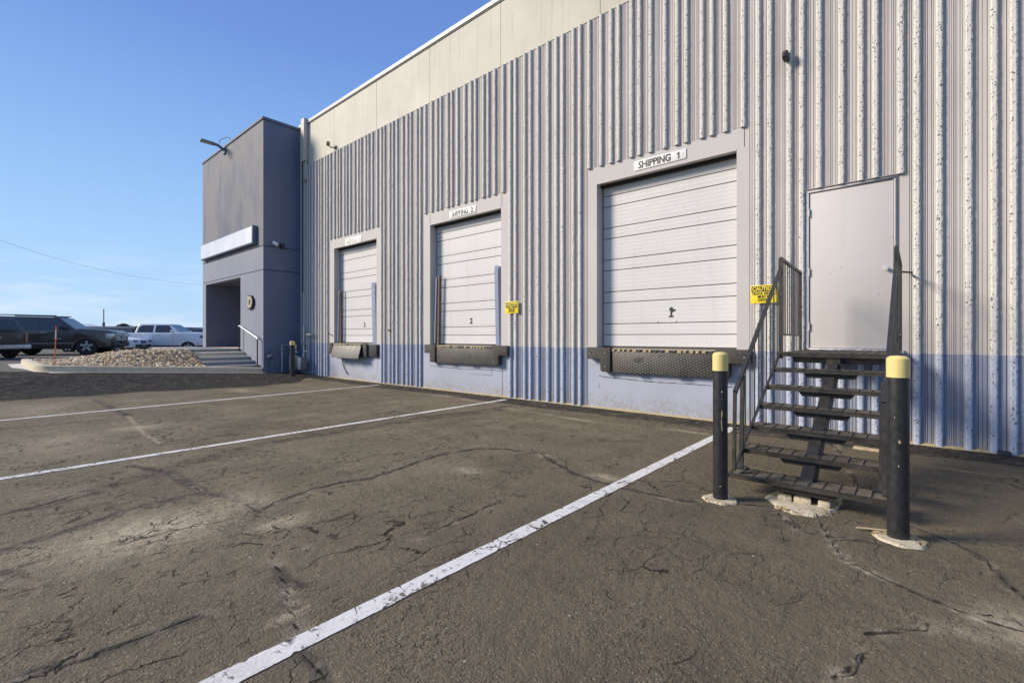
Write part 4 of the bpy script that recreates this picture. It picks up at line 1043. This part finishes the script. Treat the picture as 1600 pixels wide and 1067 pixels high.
# kerb
def kpath():
    pts = [(-17.12, y) for y in np.arange(6.5, 1.85, -.25)]
    for a in np.linspace(0, 90, 9): pts.append((-17.12-.6+.6*math.cos(R(a)), 1.75-.6*math.sin(R(a))))
    pts += [(x, 1.15) for x in np.arange(-18.2, -23.1, -.5)]
    return pts
kp = kpath(); b = MB(); vs = []; kpf = []
for i, (x, y) in enumerate(kp):
    q = kp[min(i+1, len(kp)-1)]; r_ = kp[max(0, i-1)]; tx, ty = q[0]-r_[0], q[1]-r_[1]; L = math.hypot(tx, ty); nx_, ny_ = -ty/L, tx/L  # outward? 
    nx_, ny_ = (ty/L, -tx/L)
    if i < 15 and nx_ < 0: nx_, ny_ = -nx_, -ny_
    if i >= 15: nx_, ny_ = ((-ty/L, tx/L))
    kpf.append((x, y, nx_, ny_))
def outw(x, y):
    # direction away from the bed centre line
    if y > 1.75: return 1.0, 0.0
    if x < -17.72: return 0.0, -1.0
    v_ = Vector((x+17.72, y-1.75)).normalized(); return v_.x, v_.y
for x, y in kp:
    ox, oy = outw(x, y); zg = float(gz(max(x, -17.1), y)) if y > 1.3 else .44
    prof2 = [(.42, .004), (.16, .008), (.12, .010), (.10, .155), (.07, .165), (-.06, .170), (-.08, .10)]
    vs += [(x+ox*u, y+oy*u, zg+v_) for u, v_ in prof2]
m_ = 7; fs = [(i*m_+j, i*m_+j+1, (i+1)*m_+j+1, (i+1)*m_+j) for i in range(len(kp)-1) for j in range(m_-1)]
b.add(vs, [f_ for i_, f_ in enumerate(fs) if i_ % (m_-1) >= 2], 'concrete')
gut = plain('gutter_concrete', (.62, .57, .46), .85, 0, .12, 9, .3); M['gutter'] = gut
b.add(vs, [f_ for i_, f_ in enumerate(fs) if i_ % (m_-1) < 2], 'gutter'); tag(b.build('kerb', smooth=True), kind='structure')
# planter soil below rocks
def mz_(X, Y):
    X = np.asarray(X, float); Y = np.asarray(Y, float)
    k = zk(np.maximum(Y, 1.15))+.15
    top = .52+.34*sm((Y-1.3)/2.4)
    u = sm((-17.2-X)/1.9)
    back = sm((X+23.5)/3.2)
    t_ = np.maximum(top, k)
    return k+(t_-k)*np.minimum(u, 1)*np.clip(back, 0, 1)
gx = np.linspace(-23.5, -17.15, 60); gy = np.linspace(1.2, 6.5, 50); vs = []; 
for x in gx:
    for y in gy: vs.append((x, y, float(mz_(x, y))-.03))
b = MB(); b.add(vs, [(i*50+j, (i+1)*50+j, (i+1)*50+j+1, i*50+j+1) for i in range(59) for j in range(49)], 'conc_dirty'); tag(b.build('planting_bed'), kind='structure')
# river rocks
nr = np.random.default_rng(3)
bmx = bmesh.new(); bmesh.ops.create_icosphere(bmx, subdivisions=2, radius=1); iv = np.array([v.co[:] for v in bmx.verts]); ifc = np.array([[v.index for v in f.verts] for f in bmx.faces]); bmx.free()
N = 8200; X_ = nr.uniform(-21.8, -17.2, N); Y_ = nr.uniform(1.22, 6.45, N)
ok = ~((Y_ > 4.90) & (X_ > -24)); 
ok &= ~((X_ > -17.72) & (Y_ < 1.75) & (np.hypot(X_+17.72, Y_-1.75) > .52))
X_, Y_ = X_[ok], Y_[ok]; N = len(X_)
Z_ = mz_(X_, Y_); sz = nr.uniform(.022, .046, N)*(1+.35*(nr.random(N) < .1))
allv = []; allf = []; rc = []
for i in range(N):
    s3 = sz[i]*np.array([nr.uniform(.8, 1.6), nr.uniform(.8, 1.3), nr.uniform(.5, .9)])
    a, b_, c_ = nr.uniform(0, 6.28), nr.uniform(-.6, .6), nr.uniform(-.6, .6)
    Rm = np.array(Matrix.Rotation(a, 3, 'Z') @ Matrix.Rotation(b_, 3, 'X') @ Matrix.Rotation(c_, 3, 'Y'))
    v_ = iv*(1+.10*nr.standard_normal((len(iv), 1)))*s3
    allv.append(v_ @ Rm.T + np.array([X_[i], Y_[i], Z_[i]+sz[i]*.25+nr.uniform(-.01, .02)])); allf.append(ifc+i*len(iv)); rc.append(np.full(len(iv), nr.random()))
V = np.concatenate(allv); F = np.concatenate(allf); rc = np.concatenate(rc)
me = bpy.data.meshes.new('river_rocks'); me.vertices.add(len(V)); me.vertices.foreach_set('co', V.ravel())
me.loops.add(F.size); me.loops.foreach_set('vertex_index', F.ravel().astype(np.int32)); me.polygons.add(len(F)); me.polygons.foreach_set('loop_start', np.arange(0, F.size, 3).astype(np.int32))
me.update(calc_edges=True); at = me.attributes.new('rnd', 'FLOAT', 'POINT'); at.data.foreach_set('value', rc.astype(np.float32))
n = NT('river_rock'); cr_ = n.n('ShaderNodeValToRGB'); n.l(n.attr('rnd'), cr_.inputs[0]); e = cr_.color_ramp; e.interpolation = 'CONSTANT'
cols = [(.46, .32, .16), (.60, .45, .25), (.30, .20, .11), (.74, .60, .38), (.40, .34, .26), (.54, .36, .18), (.80, .71, .53), (.18, .14, .11), (.60, .43, .22)]
while len(e.elements) < len(cols): e.elements.new(.5)
for i, q in enumerate(cols): e.elements[i].position = i/len(cols); e.elements[i].color = (*q, 1)
me.materials.append(n.out(n.mix(n.mr(n.noise(n.G(), 60, 3), .3, .7, 0, .3), cr_.outputs[0], (.3, .25, .2)), .8))
me.polygons.foreach_set('use_smooth', [True]*len(F))
o = bpy.data.objects.new('river_rocks', me); col.objects.link(o); tag(o, 'bed of tan and cream river rocks mounded behind the kerb', 'rocks', kind='stuff')
# orange stake
t = thing('marker_stake', 'thin orange marker stake with a white band at the kerb end', 'stake', (-17.6, 1.5, .6))
b = MB(); zg = .60; b.tube([(-17.45, 1.42, zg-.05), (-17.44, 1.44, zg+.70)], .011, 'orange', 8); b.build('stake', t)
b = MB(); b.tube([(-17.44, 1.44, zg+.70), (-17.437, 1.445, zg+.92)], .0125, 'white', 8); b.build('band', t)
b = MB(); b.tube([(-17.437, 1.445, zg+.92), (-17.436, 1.447, zg+1.03)], .011, 'orange', 8); b.build('tip', t)

# ------------------------------------------------------------------ gas meter, pipes
zg = .08
t = thing('gas_meter', 'pale grey gas meter with regulator and risers in the tower corner', 'gas meter', (-16.4, 7.4, zg))
b = MB(); b.box(-16.80, -16.42, 7.28, 7.54, zg+.10, zg+.62, 'gas'); b.build('meter_body', t, bevel=.06, seg=3)
b = MB(); b.box(-16.38, -16.02, 7.35, 7.60, zg+.12, zg+.55, 'gasd'); b.build('meter_index_box', t, bevel=.03)
b = MB(); b.lathe([(.0, -.04), (.10, -.03), (.12, 0), (.10, .04), (.05, .09), (.05, .17), (.0, .19)], lambda x, y, h: (-16.58+x, 7.42+y, zg+.72+h), 'gas', 14); b.build('regulator', t)
b = MB(); b.lathe([(.0, .0), (.055, .0), (.055, .12), (.0, .14)], lambda x, y, h: (-16.55+x, 7.42+y, zg+.86+h), 'yellow', 12); b.build('regulator_cap', t)
b = MB()
b.tube([(-16.35, 7.62, zg+.55), (-16.35, 7.62, 1.75)], .035, 'silver', 8); b.tube([(-16.16, 7.64, zg+.5), (-16.16, 7.64, 1.42)], .018, 'silver', 6)
b.tube([(-16.03, 7.64, zg+.4), (-16.03, 7.64, 1.42)], .022, 'gas', 6); b.box(-16.14, -15.82, 7.58, 7.70, 1.40, 1.46, 'gas')
b.tube([(-16.5, 7.62, 1.58), (-16.35, 7.62, 1.55)], .03, 'silver', 6); b.tube([(-16.5, 7.62, 1.12), (-16.25, 7.62, 1.10)], .05, 'silver', 8); b.lathe([(.0, -.05), (.06, 0), (0, .07)], lambda x, y, h: (-16.35+x, 7.62+y, 1.76+h), 'silver', 8)
b.tube([(-16.62, 7.42, zg+.60), (-16.62, 7.42, zg+.8)], .03, 'gas', 6); b.tube([(-16.25, 7.6, .85), (-16.05, 7.6, .83)], .03, 'gas', 6)
b.build('pipe', t)
t = thing('standpipe', 'grey fire standpipe loop on the blue tower side behind the slim bollard', 'pipe', (-16.9, 7.1, .1))
b = MB(); b.tube([(-16.9, 6.78, .15), (-16.9, 6.78, .95)], .03, 'gasd', 8); b.tube([(-16.9, 7.1, .10), (-16.9, 7.1, 1.06), (-16.9, 7.42, 1.06), (-16.9, 7.42, .72)], .02, 'silver', 8)
b.lathe([(.0, -.09), (.09, -.05), (.10, .03), (.0, .08)], lambda x, y, h: (-16.88+x, 6.72+y, .68+h), 'gasd', 10); b.build('loop', t)
t = thing('wall_conduit', 'thin dark conduit running up the ribbed wall beside the tower', 'conduit', (-16.72, YW-.05, .8))
b = MB(); b.tube([(-16.70, YW-.06, .75), (-16.70, YW-.06, 7.75)], .022, 'rubber_side', 8); b.build('pipe', t)
b = MB(); b.tube([(-16.66, YW-.06, 1.2), (-16.66, YW-.06, 2.9), (-16.60, YW-.06, 3.0)], .015, 'silver', 6); b.build('bracket', t)
for x, z, l in ((-14.76, 1.43, 'small metal hook left of the third dock door'), (-11.37, 1.52, 'small metal hook right of the third dock door')):
    t = thing('wall_hook', l, 'hook', (x, YW, z)); b = MB(); b.tube([(x-.05, YW-.05, z), (x, YW-.09, z+.03), (x+.06, YW-.05, z-.02), (x+.06, YW, z-.02)], .014, 'rust', 6); b.build('hook', t)

# ------------------------------------------------------------------ vehicles
def wheel(parent, x, y, r, w, rim='alloy', side=-1):
    cx, cy = x, y
    f = lambda a, b_, h: (cx+a, cy+side*h, r+b_)
    t_ = MB(); t_.lathe([(r*.60, w*.46), (r*.70, w*.5), (r*.93, w*.5), (r, w*.38), (r, -w*.38), (r*.93, -w*.5), (r*.6, -w*.5), (0, -w*.4)], f, 'tyre', 28)
    whl = t_.build('wheel', parent, local=True)
    q = MB(); q.lathe([(0, w*.30), (r*.56, w*.26), (r*.60, w*.44), (r*.63, w*.46)], f, 'plastic', 24)
    k = 5 if rim != 'steel' else 8
    for i in range(k):
        a = 2*math.pi*i/k+.3; ca, sa = math.cos(a), math.sin(a)
        pts = [(-.13*r/.4*.5, .08*r/.4*.5), (.10*r*.7, .08*r)]
        w0, w1 = .10*r*1.2, .17*r
        vs = []
        for h in (w*.34, w*.45):
            for (u, v_) in ((r*.08, -w0), (r*.58, -w1*.7), (r*.58, w1*.7), (r*.08, w0)): vs.append(f(ca*u-sa*v_, sa*u+ca*v_, h))
        q.add(vs, [(0, 1, 2, 3), (4, 5, 6, 7), (0, 1, 5, 4), (1, 2, 6, 5), (2, 3, 7, 6), (3, 0, 4, 7)], 'chrome')
    q.build('rim', whl, local=True); return whl
def arc(cx, r, z0, k=9):
    # arch opening from front to rear in descending x, starting at z0
    a0 = math.asin(max(-1, min(1, z0/r))) if False else 0
    return [(cx+r*math.cos(a), r*.0+z0+(r-.0)*math.sin(a)) for a in np.linspace(0, math.pi, k)]
def vehicle(name, lbl, cat, loc, rz, paint_, L, Wd, sill, belt, hood, top, wb, wr, wfx, low, cabin, kind):
    """low: outline of the body above sill front->rear (x,z); cabin: [(x,z)...4 pts: windscreen base, roof front, roof rear, rear base]"""
    t = thing(name, lbl, cat, loc, rz, 'cars parked in the upper lot')
    wrx = wfx-wb; ar = wr*1.18
    def arch(cx): return [(cx+ar*math.cos(a), max(sill, wr*.72+ar*math.sin(a))) for a in np.linspace(0, math.pi, 13)]
    poly = [(low[0][0], sill)] + arch(wfx) + arch(wrx) + [(low[-1][0], sill)] + low[::-1]
    b = MB(); h = Wd/2
    pl = []
    for q in poly:
        if not pl or math.hypot(q[0]-pl[-1][0], q[1]-pl[-1][1]) > .01: pl.append(q)
    # lofted sides: three layers for tumblehome at the bottom
    k = len(pl); ny = [(-h, 0), (h, 0)]
    b.prism(pl, lambda u, v, w: (u, w, v), -h, h, paint_)
    body = b.build('body', t, local=True, bevel=.05, seg=3, ang=50)
    # cabin
    (x0, z0), (x1, z1), (x2, z2), (x3, z3) = cabin; hb = h-.06; ht = h-.26
    b = MB()
    vs = [(x0, -hb, z0), (x0, hb, z0), (x3, hb, z3), (x3, -hb, z3), (x1, -ht, z1), (x1, ht, z1), (x2, ht, z2), (x2, -ht, z2)]
    b.add(vs, [(0, 1, 2, 3), (4, 5, 6, 7), (0, 1, 5, 4), (1, 2, 6, 5), (2, 3, 7, 6), (3, 0, 4, 7)], paint_)
    b.build('roof', t, local=True, bevel=.05, seg=3)
    def sidept(x, z, s_):
        f_ = (z-z0)/(z1-z0); return (x, s_*(hb+(ht-hb)*f_+.008), z)
    def xf(z): return x0+(x1-x0)*(z-z0)/(z1-z0)
    def xr_(z): return x3+(x2-x3)*(z-z0)/(z1-z0)
    zb = z0+.03; zt = z1-.09
    for s_ in (-1, 1):
        xs_ = cabin_cuts[kind]
        for (a, c_) in xs_:
            xa0 = min(a, xf(zb)-.10); xa1 = min(a, xf(zt)-.10); xc0 = max(c_, xr_(zb)+.08); xc1 = max(c_, xr_(zt)+.08)
            if xa1 <= xc1: xa1 = xc1+.02
            w_ = MB(); w_.quad(sidept(xa0, zb, s_), sidept(xa1, zt, s_), sidept(xc1, zt, s_), sidept(xc0, zb, s_), 'glass'); w_.build('side_window', t, local=True, smooth=False, fix=False)
    # windscreen, rear glass
    nrm = Vector((z1-z0, 0, -(x1-x0))).normalized()*.010
    def wsp(f_, s_):
        y = (hb+(ht-hb)*f_)*.90*s_; return (x0+(x1-x0)*f_+abs(nrm.x), y, z0+(z1-z0)*f_+abs(nrm.z))
    w_ = MB(); w_.quad(wsp(.06, -1), wsp(.06, 1), wsp(.92, 1), wsp(.92, -1), 'glass'); w_.build('windscreen', t, local=True, smooth=False, fix=False)
    def rsp(f_, s_):
        y = (hb+(ht-hb)*f_)*.86*s_; return (x3+(x2-x3)*f_-.012, y, z3+(z2-z3)*f_+.008)
    w_ = MB(); w_.quad(rsp(.1, 1), rsp(.1, -1), rsp(.85, -1), rsp(.85, 1), 'glass'); w_.build('rear_window', t, local=True, smooth=False, fix=False)
    for s_ in (-1, 1):
        for xx in (wfx, wrx):
            wheel(t, xx, s_*(h-.13), wr, .25, side=s_)
            fl = MB()
            pts = [(xx+(ar+.01)*math.cos(a), s_*(h+.005), max(sill, wr*.72+(ar+.01)*math.sin(a))) for a in np.linspace(0, math.pi, 13)]
            fl.tube(pts, .028, paint_ if kind != 'suv' else 'trim', 6); fl.build('fender_flare', t, local=True)
    # inner dark underbody
    b = MB(); b.box(-L/2+.15, L/2-.15, -h+.28, h-.28, sill-.08, sill+.25, 'plastic'); b.build('underbody', t, local=True, smooth=False)
    # door seams + handles + mirrors
    for s_ in (-1, 1):
        for xx in door_cuts[kind]:
            b = MB(); b.box(xx-.006, xx+.006, s_*(h+.0005)-.002, s_*(h+.0005)+.002, sill+.05, belt-.03, 'plastic'); b.build('door_seam', t, local=True, smooth=False)
        for xx in handle_x[kind]:
            b = MB(); b.box(xx-.13, xx+.13, s_*(h+.03)-.02, s_*(h+.02)+.015, belt-.16, belt-.125, 'chrome'); b.build('door_handle', t, local=True, bevel=.008)
        b = MB(); mx = x0-.42; b.box(mx-.10, mx+.10, min(s_*(h+.02), s_*(h+.26)), max(s_*(h+.02), s_*(h+.26)), belt+.02, belt+.20, 'plastic' if paint_ == 'carblack' else paint_); b.build('mirror', t, local=True, bevel=.03)
    return t, h
cabin_cuts = {'suv': [(.75, -.22), (-.30, -1.22), (-1.30, -2.2)], 'pickup': [(.98, -.16), (-.28, -1.20)], 'sedan': [(.7, -.12), (-.18, -1.15)]}
door_cuts = {'suv': [.86, -.26, -1.26], 'pickup': [.90, -.24, -1.22], 'sedan': [.85, -.15, -1.1]}
handle_x = {'suv': [-.05, -1.05], 'pickup': [-.05, -1.0], 'sedan': [.0, -.95]}
SUVR = R(62)
# black SUV
def place(px_x, px_y0, rz, wfx, h):
    """vehicle origin such that its front right wheel foot is at world (px_x, px_y0)"""
    c_, s_ = math.cos(rz), math.sin(rz); lx, ly = wfx, -(h-.13)
    return (px_x-(c_*lx-s_*ly), px_y0-(s_*lx+c_*ly))
# wheel foot at photo (135,557), d=24.2
ox, oy = place(-32.4, 3.85, SUVR, 1.62, 1.02)
low = [(2.66, .50), (2.71, .80), (2.69, 1.18), (2.5, 1.28), (1.4, 1.36), (1.1, 1.32), (-2.55, 1.34), (-2.68, 1.0), (-2.68, .5)]
t, h = vehicle('suv', 'black SUV with chrome grille and dark alloy wheels behind the rock bed', 'car', (ox, oy, .40), SUVR, 'carblack', 5.3, 2.04, .40, 1.30, 1.2, 1.98, 3.05, .46, 1.62, low, [(1.15, 1.29), (.38, 1.93), (-2.35, 1.97), (-2.62, 1.32)], 'suv')
b = MB()
for z in (.76, .89, 1.02, 1.12): b.box(2.67, 2.74, -.60, .60, z, z+.065, 'chrome')
b.box(2.655, 2.70, -.54, .54, .74, 1.12, 'plastic'); b.box(2.67, 2.74, -.12, .12, .89, .98, 'trim'); b.build('grille', t, local=True, smooth=False)
for s_ in (-1, 1):
    b = MB(); b.box(2.42, 2.70, min(s_*.62, s_*1.03), max(s_*.62, s_*1.03), .84, 1.12, 'chrome'); b.build('headlight', t, local=True, bevel=.03)
b = MB(); b.box(2.5, 2.78, -.98, .98, .42, .70, 'plastic'); b.box(2.76, 2.80, -.55, .55, .46, .60, 'trim'); b.box(2.785, 2.80, -.26, .26, .60, .72, 'trim'); b.build('bumper', t, local=True, bevel=.05)
for s_ in (-1, 1):
    b = MB(); b.tube([(.3, s_*.72, 2.01), (-2.0, s_*.72, 2.04)], .028, 'trim', 6); b.build('roof_rail', t, local=True)
    b = MB(); b.box(-1.2, 1.15, s_*(h+.012)-.012, s_*(h+.012)+.012, .60, .63, 'chrome'); b.build('side_trim', t, local=True, smooth=False)
    b = MB(); b.box(-1.15, 1.15, min(s_*(h-.1), s_*(h+.08)), max(s_*(h-.1), s_*(h+.08)), .36, .41, 'plastic'); b.build('running_board', t, local=True, bevel=.01)
    b = MB(); b.box(.30, .62, s_*(h+.006)-.004, s_*(h+.006)+.004, .82, .87, 'chrome'); b.build('badge', t, local=True, smooth=False)
b = MB(); b.box(.05, .35, -.35, .35, 1.93, 1.985, 'trim'); b.build('sunroof', t, local=True, bevel=.01)
# white pickup
PUR = R(53)
ox, oy = place(-36.8, 9.35, PUR, 1.72, 1.02)
low = [(2.82, .55), (2.88, .85), (2.86, 1.18), (2.68, 1.30), (1.5, 1.38), (1.2, 1.34), (-1.20, 1.34), (-1.24, 1.32), (-2.92, 1.34), (-2.96, .9), (-2.94, .55)]
t, h = vehicle('pickup_truck', 'white crew cab pickup with dark wheels parked beside the tower', 'pickup', (ox, oy, .27), PUR, 'carwhite', 5.9, 2.04, .48, 1.32, 1.25, 1.98, 3.65, .41, 1.80, low, [(1.38, 1.31), (.58, 1.92), (-1.15, 1.95), (-1.36, 1.33)], 'pickup')
for s_ in (-1, 1):
    b = MB(); b.box(2.50, 2.90, min(s_*.66, s_*1.03), max(s_*.66, s_*1.03), .98, 1.16, 'trim'); b.build('headlight', t, local=True, bevel=.03)
    b = MB(); b.box(2.75, 2.90, min(s_*.7, s_*.9), max(s_*.7, s_*.9), .62, .70, 'plastic'); b.build('fog_light', t, local=True, bevel=.01)
b = MB(); b.box(2.80, 2.90, -.6, .6, .72, 1.14, 'plastic'); b.build('grille', t, local=True, smooth=False)
b = MB(); b.box(2.62, 2.95, -1.0, 1.0, .50, .74, 'carwhite'); b.build('bumper', t, local=True, bevel=.05)
# silver sedan
SDR = R(48)
ox, oy = place(-37.3, 5.9, SDR, 1.42, .92)
low = [(2.28, .42), (2.32, .62), (2.22, .80), (1.2, .97), (1.0, .99), (-2.1, 1.02), (-2.30, .8), (-2.30, .42)]
t, h = vehicle('sedan', 'silver sedan with twin round nosed grille between the SUV and the white pickup', 'car', (ox, oy, .36), SDR, 'carwhite', 4.6, 1.84, .30, .96, .9, 1.47, 2.8, .34, 1.42, low, [(1.10, .97), (.25, 1.40), (-1.0, 1.42), (-1.85, 1.02)], 'sedan')
for s_ in (-1, 1):
    b = MB(); b.box(2.10, 2.30, min(s_*.50, s_*.88), max(s_*.50, s_*.88), .62, .76, 'glass'); b.build('headlight', t, local=True, bevel=.03)
    b = MB(); b.box(2.29, 2.35, min(s_*.03, s_*.24), max(s_*.03, s_*.24), .58, .76, 'gasd'); b.build('grille', t, local=True, bevel=.03)
b = MB(); b.box(2.26, 2.36, -.7, .7, .36, .50, 'plastic'); b.build('air_intake', t, local=True, bevel=.02)
b = MB(); b.box(2.36, 2.375, -.2, .2, .44, .54, 'plate'); b.build('number_plate', t, local=True, smooth=False)
# black pickup with topper, tail towards us
BR = R(205)
t = thing('pickup_truck', 'black pickup with a canopy over its bed, tail end towards the camera', 'pickup', (-28.15+math.cos(BR)*2.45, .62+math.sin(BR)*2.45, .44), BR, 'cars parked in the upper lot')
def arch_(cx, ar, sill, wr): return [(cx+ar*math.cos(a), max(sill, wr*.72+ar*math.sin(a))) for a in np.linspace(0, math.pi, 13)]
h = .98; b = MB()
poly = [(2.4, .5)]+arch_(1.65, .5, .5, .40)+arch_(-1.55, .5, .5, .40)+[(-2.40, .5), (-2.42, 1.10), (2.3, 1.10), (2.4, .9)]
pl = []
for q in poly:
    if not pl or math.hypot(q[0]-pl[-1][0], q[1]-pl[-1][1]) > .01: pl.append(q)
b.prism(pl, lambda u, v, w: (u, w, v), -h, h, 'carblack'); b.build('body', t, local=True, bevel=.04, seg=3, ang=50)
b = MB(); vs = [(x, y, z) for x, y, z in ((-2.38, -.93, 1.11), (-2.38, .93, 1.11), (1.1, .93, 1.11), (1.1, -.93, 1.11), (-2.12, -.72, 1.66), (-2.12, .72, 1.66), (.3, .74, 1.68), (.3, -.74, 1.68))]
b.add(vs, [(0, 1, 2, 3), (4, 5, 6, 7), (0, 1, 5, 4), (1, 2, 6, 5), (2, 3, 7, 6), (3, 0, 4, 7)], 'carblack'); b.build('canopy', t, local=True, bevel=.05, seg=3)
b = MB(); b.quad((-2.37, -.74, 1.20), (-2.37, .74, 1.20), (-2.20, .64, 1.56), (-2.20, -.64, 1.56), 'glass'); b.build('rear_window', t, local=True, smooth=False)
b = MB(); b.box(-2.455, -2.42, -.78, .78, .62, 1.08, 'carblack'); tg = b.build('tailgate', t, local=True, bevel=.02)
b = MB(); b.box(-2.48, -2.455, -.12, .12, .86, .90, 'chrome'); b.build('handle', tg, local=True, bevel=.005)
for s_ in (-1, 1):
    b = MB(); b.box(-2.46, -2.33, min(s_*.91, s_*.985), max(s_*.91, s_*.985), .68, 1.06, 'red'); b.build('tail_light', t, local=True, bevel=.02)
    for xx in (1.65, -1.55): wheel(t, xx, s_*(h-.13), .40, .26, side=s_)
b = MB(); b.box(-2.62, -2.40, -1.02, 1.02, .40, .58, 'chrome'); b.build('bumper', t, local=True, bevel=.04)
b = MB(); b.box(-2.635, -2.62, -.16, .16, .42, .57, 'plate'); b.build('number_plate', t, local=True, smooth=False)
b = MB(); b.box(-2.3, 2.2, -.7, .7, .34, .6, 'plastic'); b.build('underbody', t, local=True, smooth=False)
b = MB(); b.lathe([(0, .0), (.10, 0), (.09, .05), (0, .07)], lambda x, y, hh: (-1.0+x, .2+y, 1.67+hh), 'plastic', 12); b.build('roof_vent', t, local=True)

# ------------------------------------------------------------------ far things
def atd(x, y, d):
    r_ = (x-800)/FPX*d; s_, c_ = math.sin(YAW), math.cos(YAW); return (-d*s_+r_*c_, r_*s_+d*c_, 1.35-(y-526)*d/FPX)
a = atd(60, 526, 80); c_ = atd(248, 526, 80)
M['farwall'] = plain('far_building', (.20, .22, .28), .8); M['farroof'] = plain('far_roof', (.30, .30, .33), .7)
ft = thing('distant_building', 'low slate grey building far beyond the parked cars', 'building', (a[0], a[1], .4))
ang = math.atan2(c_[1]-a[1], c_[0]-a[0]); Ld = math.hypot(c_[1]-a[1], c_[0]-a[0])
def fb(u, v, w): return (a[0]+u*math.cos(ang)-v*math.sin(ang), a[1]+u*math.sin(ang)+v*math.cos(ang), w)
b = MB(); b.prism([(0, 0), (Ld, 0), (Ld, 12), (0, 12)], fb, .2, 2.75, 'farwall'); b.build('wall', ft, smooth=False)
b = MB(); b.prism([(-.3, -.3), (Ld+.3, -.3), (Ld+.3, 12.3), (-.3, 12.3)], fb, 2.753, 3.1, 'farroof'); b.build('roof', ft, smooth=False)
b = MB()
for i in range(9): b.prism([(2+i*2.4, -.05), (3.4+i*2.4, -.05), (3.4+i*2.4, -.003), (2+i*2.4, -.003)], fb, 1.5, 2.2, 'glass')
build_each(b, 'window', ft, smooth=False)
def tree(lbl, base, H, Rr, seed, c_=(.07, .085, .04)):
    t = thing('tree', lbl, 'tree', base); rr = random.Random(seed)
    if 'leaf' not in M: M['leaf'] = plain('leaf', c_, .8, 0, .4, 3)
    b = MB(); b.tube([base, (base[0]+.1, base[1], base[2]+H*.5), (base[0], base[1]+.1, base[2]+H*.8)], [.16, .10, .04], 'rust', 8)
    for i in range(6):
        a_ = rr.uniform(0, 6.28); z_ = H*rr.uniform(.35, .65); b.tube([(base[0], base[1], base[2]+z_), (base[0]+math.cos(a_)*Rr*.7, base[1]+math.sin(a_)*Rr*.7, base[2]+z_+Rr*.6)], [.06, .02], 'rust', 6)
    b.build('trunk', t)
    b = MB()
    for i in range(1500):
        a_ = rr.uniform(0, 6.28); u = rr.random()**.5; ph = rr.uniform(-1, 1); q = math.sqrt(max(0, 1-ph*ph))*u*(1+.25*math.sin(a_*3+seed))
        p_ = Vector((base[0]+math.cos(a_)*Rr*q, base[1]+math.sin(a_)*Rr*q, base[2]+H*.62+ph*H*.38)); s_ = rr.uniform(.10, .22)
        d1 = Vector((rr.gauss(0, 1), rr.gauss(0, 1), rr.gauss(0, 1))).normalized()*s_; d2 = Vector((rr.gauss(0, 1), rr.gauss(0, 1), rr.gauss(0, 1))).normalized()*s_
        b.add([p_-d1, p_-d2, p_+d1, p_+d2], [(0, 1, 2, 3)], 'leaf')
    b.build('crown', t, fix=False, smooth=False)
q = atd(220, 526, 62); tree('small green tree behind the bed of the white pickup', (q[0], q[1], .4), 2.35, .9, 3)
q = atd(193, 526, 95); tree('rounded tree top just above the far low building', (q[0], q[1], .4), 3.5, 1.6, 5)
# utility poles and wire
def pole(lbl, base, H, r0):
    t = thing('utility_pole', lbl, 'pole', base); b = MB(); b.tube([base, (base[0], base[1], base[2]+H)], [r0, r0*.6], 'rust', 8); b.build('post', t)
    b = MB(); b.box(base[0]-.9, base[0]+.9, base[1]-.05, base[1]+.05, base[2]+H-.6, base[2]+H-.5, 'rust'); b.build('crossarm', t)
q = atd(162, 526, 120); t = thing('utility_pole', 'thin pole rising beyond the black SUV', 'pole', (q[0], q[1], .4))
b = MB(); b.tube([(q[0], q[1], .4), (q[0], q[1], 5.0)], .28, 'gasd', 8); b.build('base', t); b = MB(); b.tube([(q[0], q[1], 5.0), (q[0], q[1], 8.4)], .13, 'gas', 8); b.build('post', t)
P0 = Vector(atd(-60, 357, 26)); P1 = Vector(atd(430, 452, 60)); pts = []
t = thing('overhead_wire', 'thin overhead wire sagging across the sky at left', 'wire', tuple(P0))
pa, pb, pc = Vector(atd(-60, 352, 26)), Vector(atd(110, 411, 34)), Vector(atd(300, 444, 52))
for i in range(41):
    u = i/40*1.25; x = -60+(300+60)*u; y_ = 352 + (x+60)*.418 - ((x+60)**2)*.000452; d = 26+26*u
    pts.append(atd(x, y_, d))
b = MB(); b.tube(pts, .009, 'gas', 6); b.build('wire', t)
# hills
M['hill'] = plain('hazy_hill', (.42, .50, .60), .9, 0, .06, .004)  # distance haze painted into the hills as a pale blue
rr = np.random.default_rng(8); b = MB(); vs = []; k = 160
for i in range(k+1):
    az = R(200 - 120*i/k)  # world angle
    D_ = 5200; prof_h = 55+34*math.sin(i*.21+.4)+22*math.sin(i*.53+1)+12*math.sin(i*1.31)+rr.normal()*5
    x, y = math.cos(az), math.sin(az)
    vs += [(x*D_, y*D_, -5), (x*(D_+500), y*(D_+500), max(8, prof_h)), (x*(D_+1100), y*(D_+1100), -5)]
b.add(vs, [(3*i+q, 3*i+3+q, 3*i+4+q, 3*i+1+q) for i in range(k) for q in range(2)], 'hill'); tag(b.build('hills', ang=80), kind='structure')
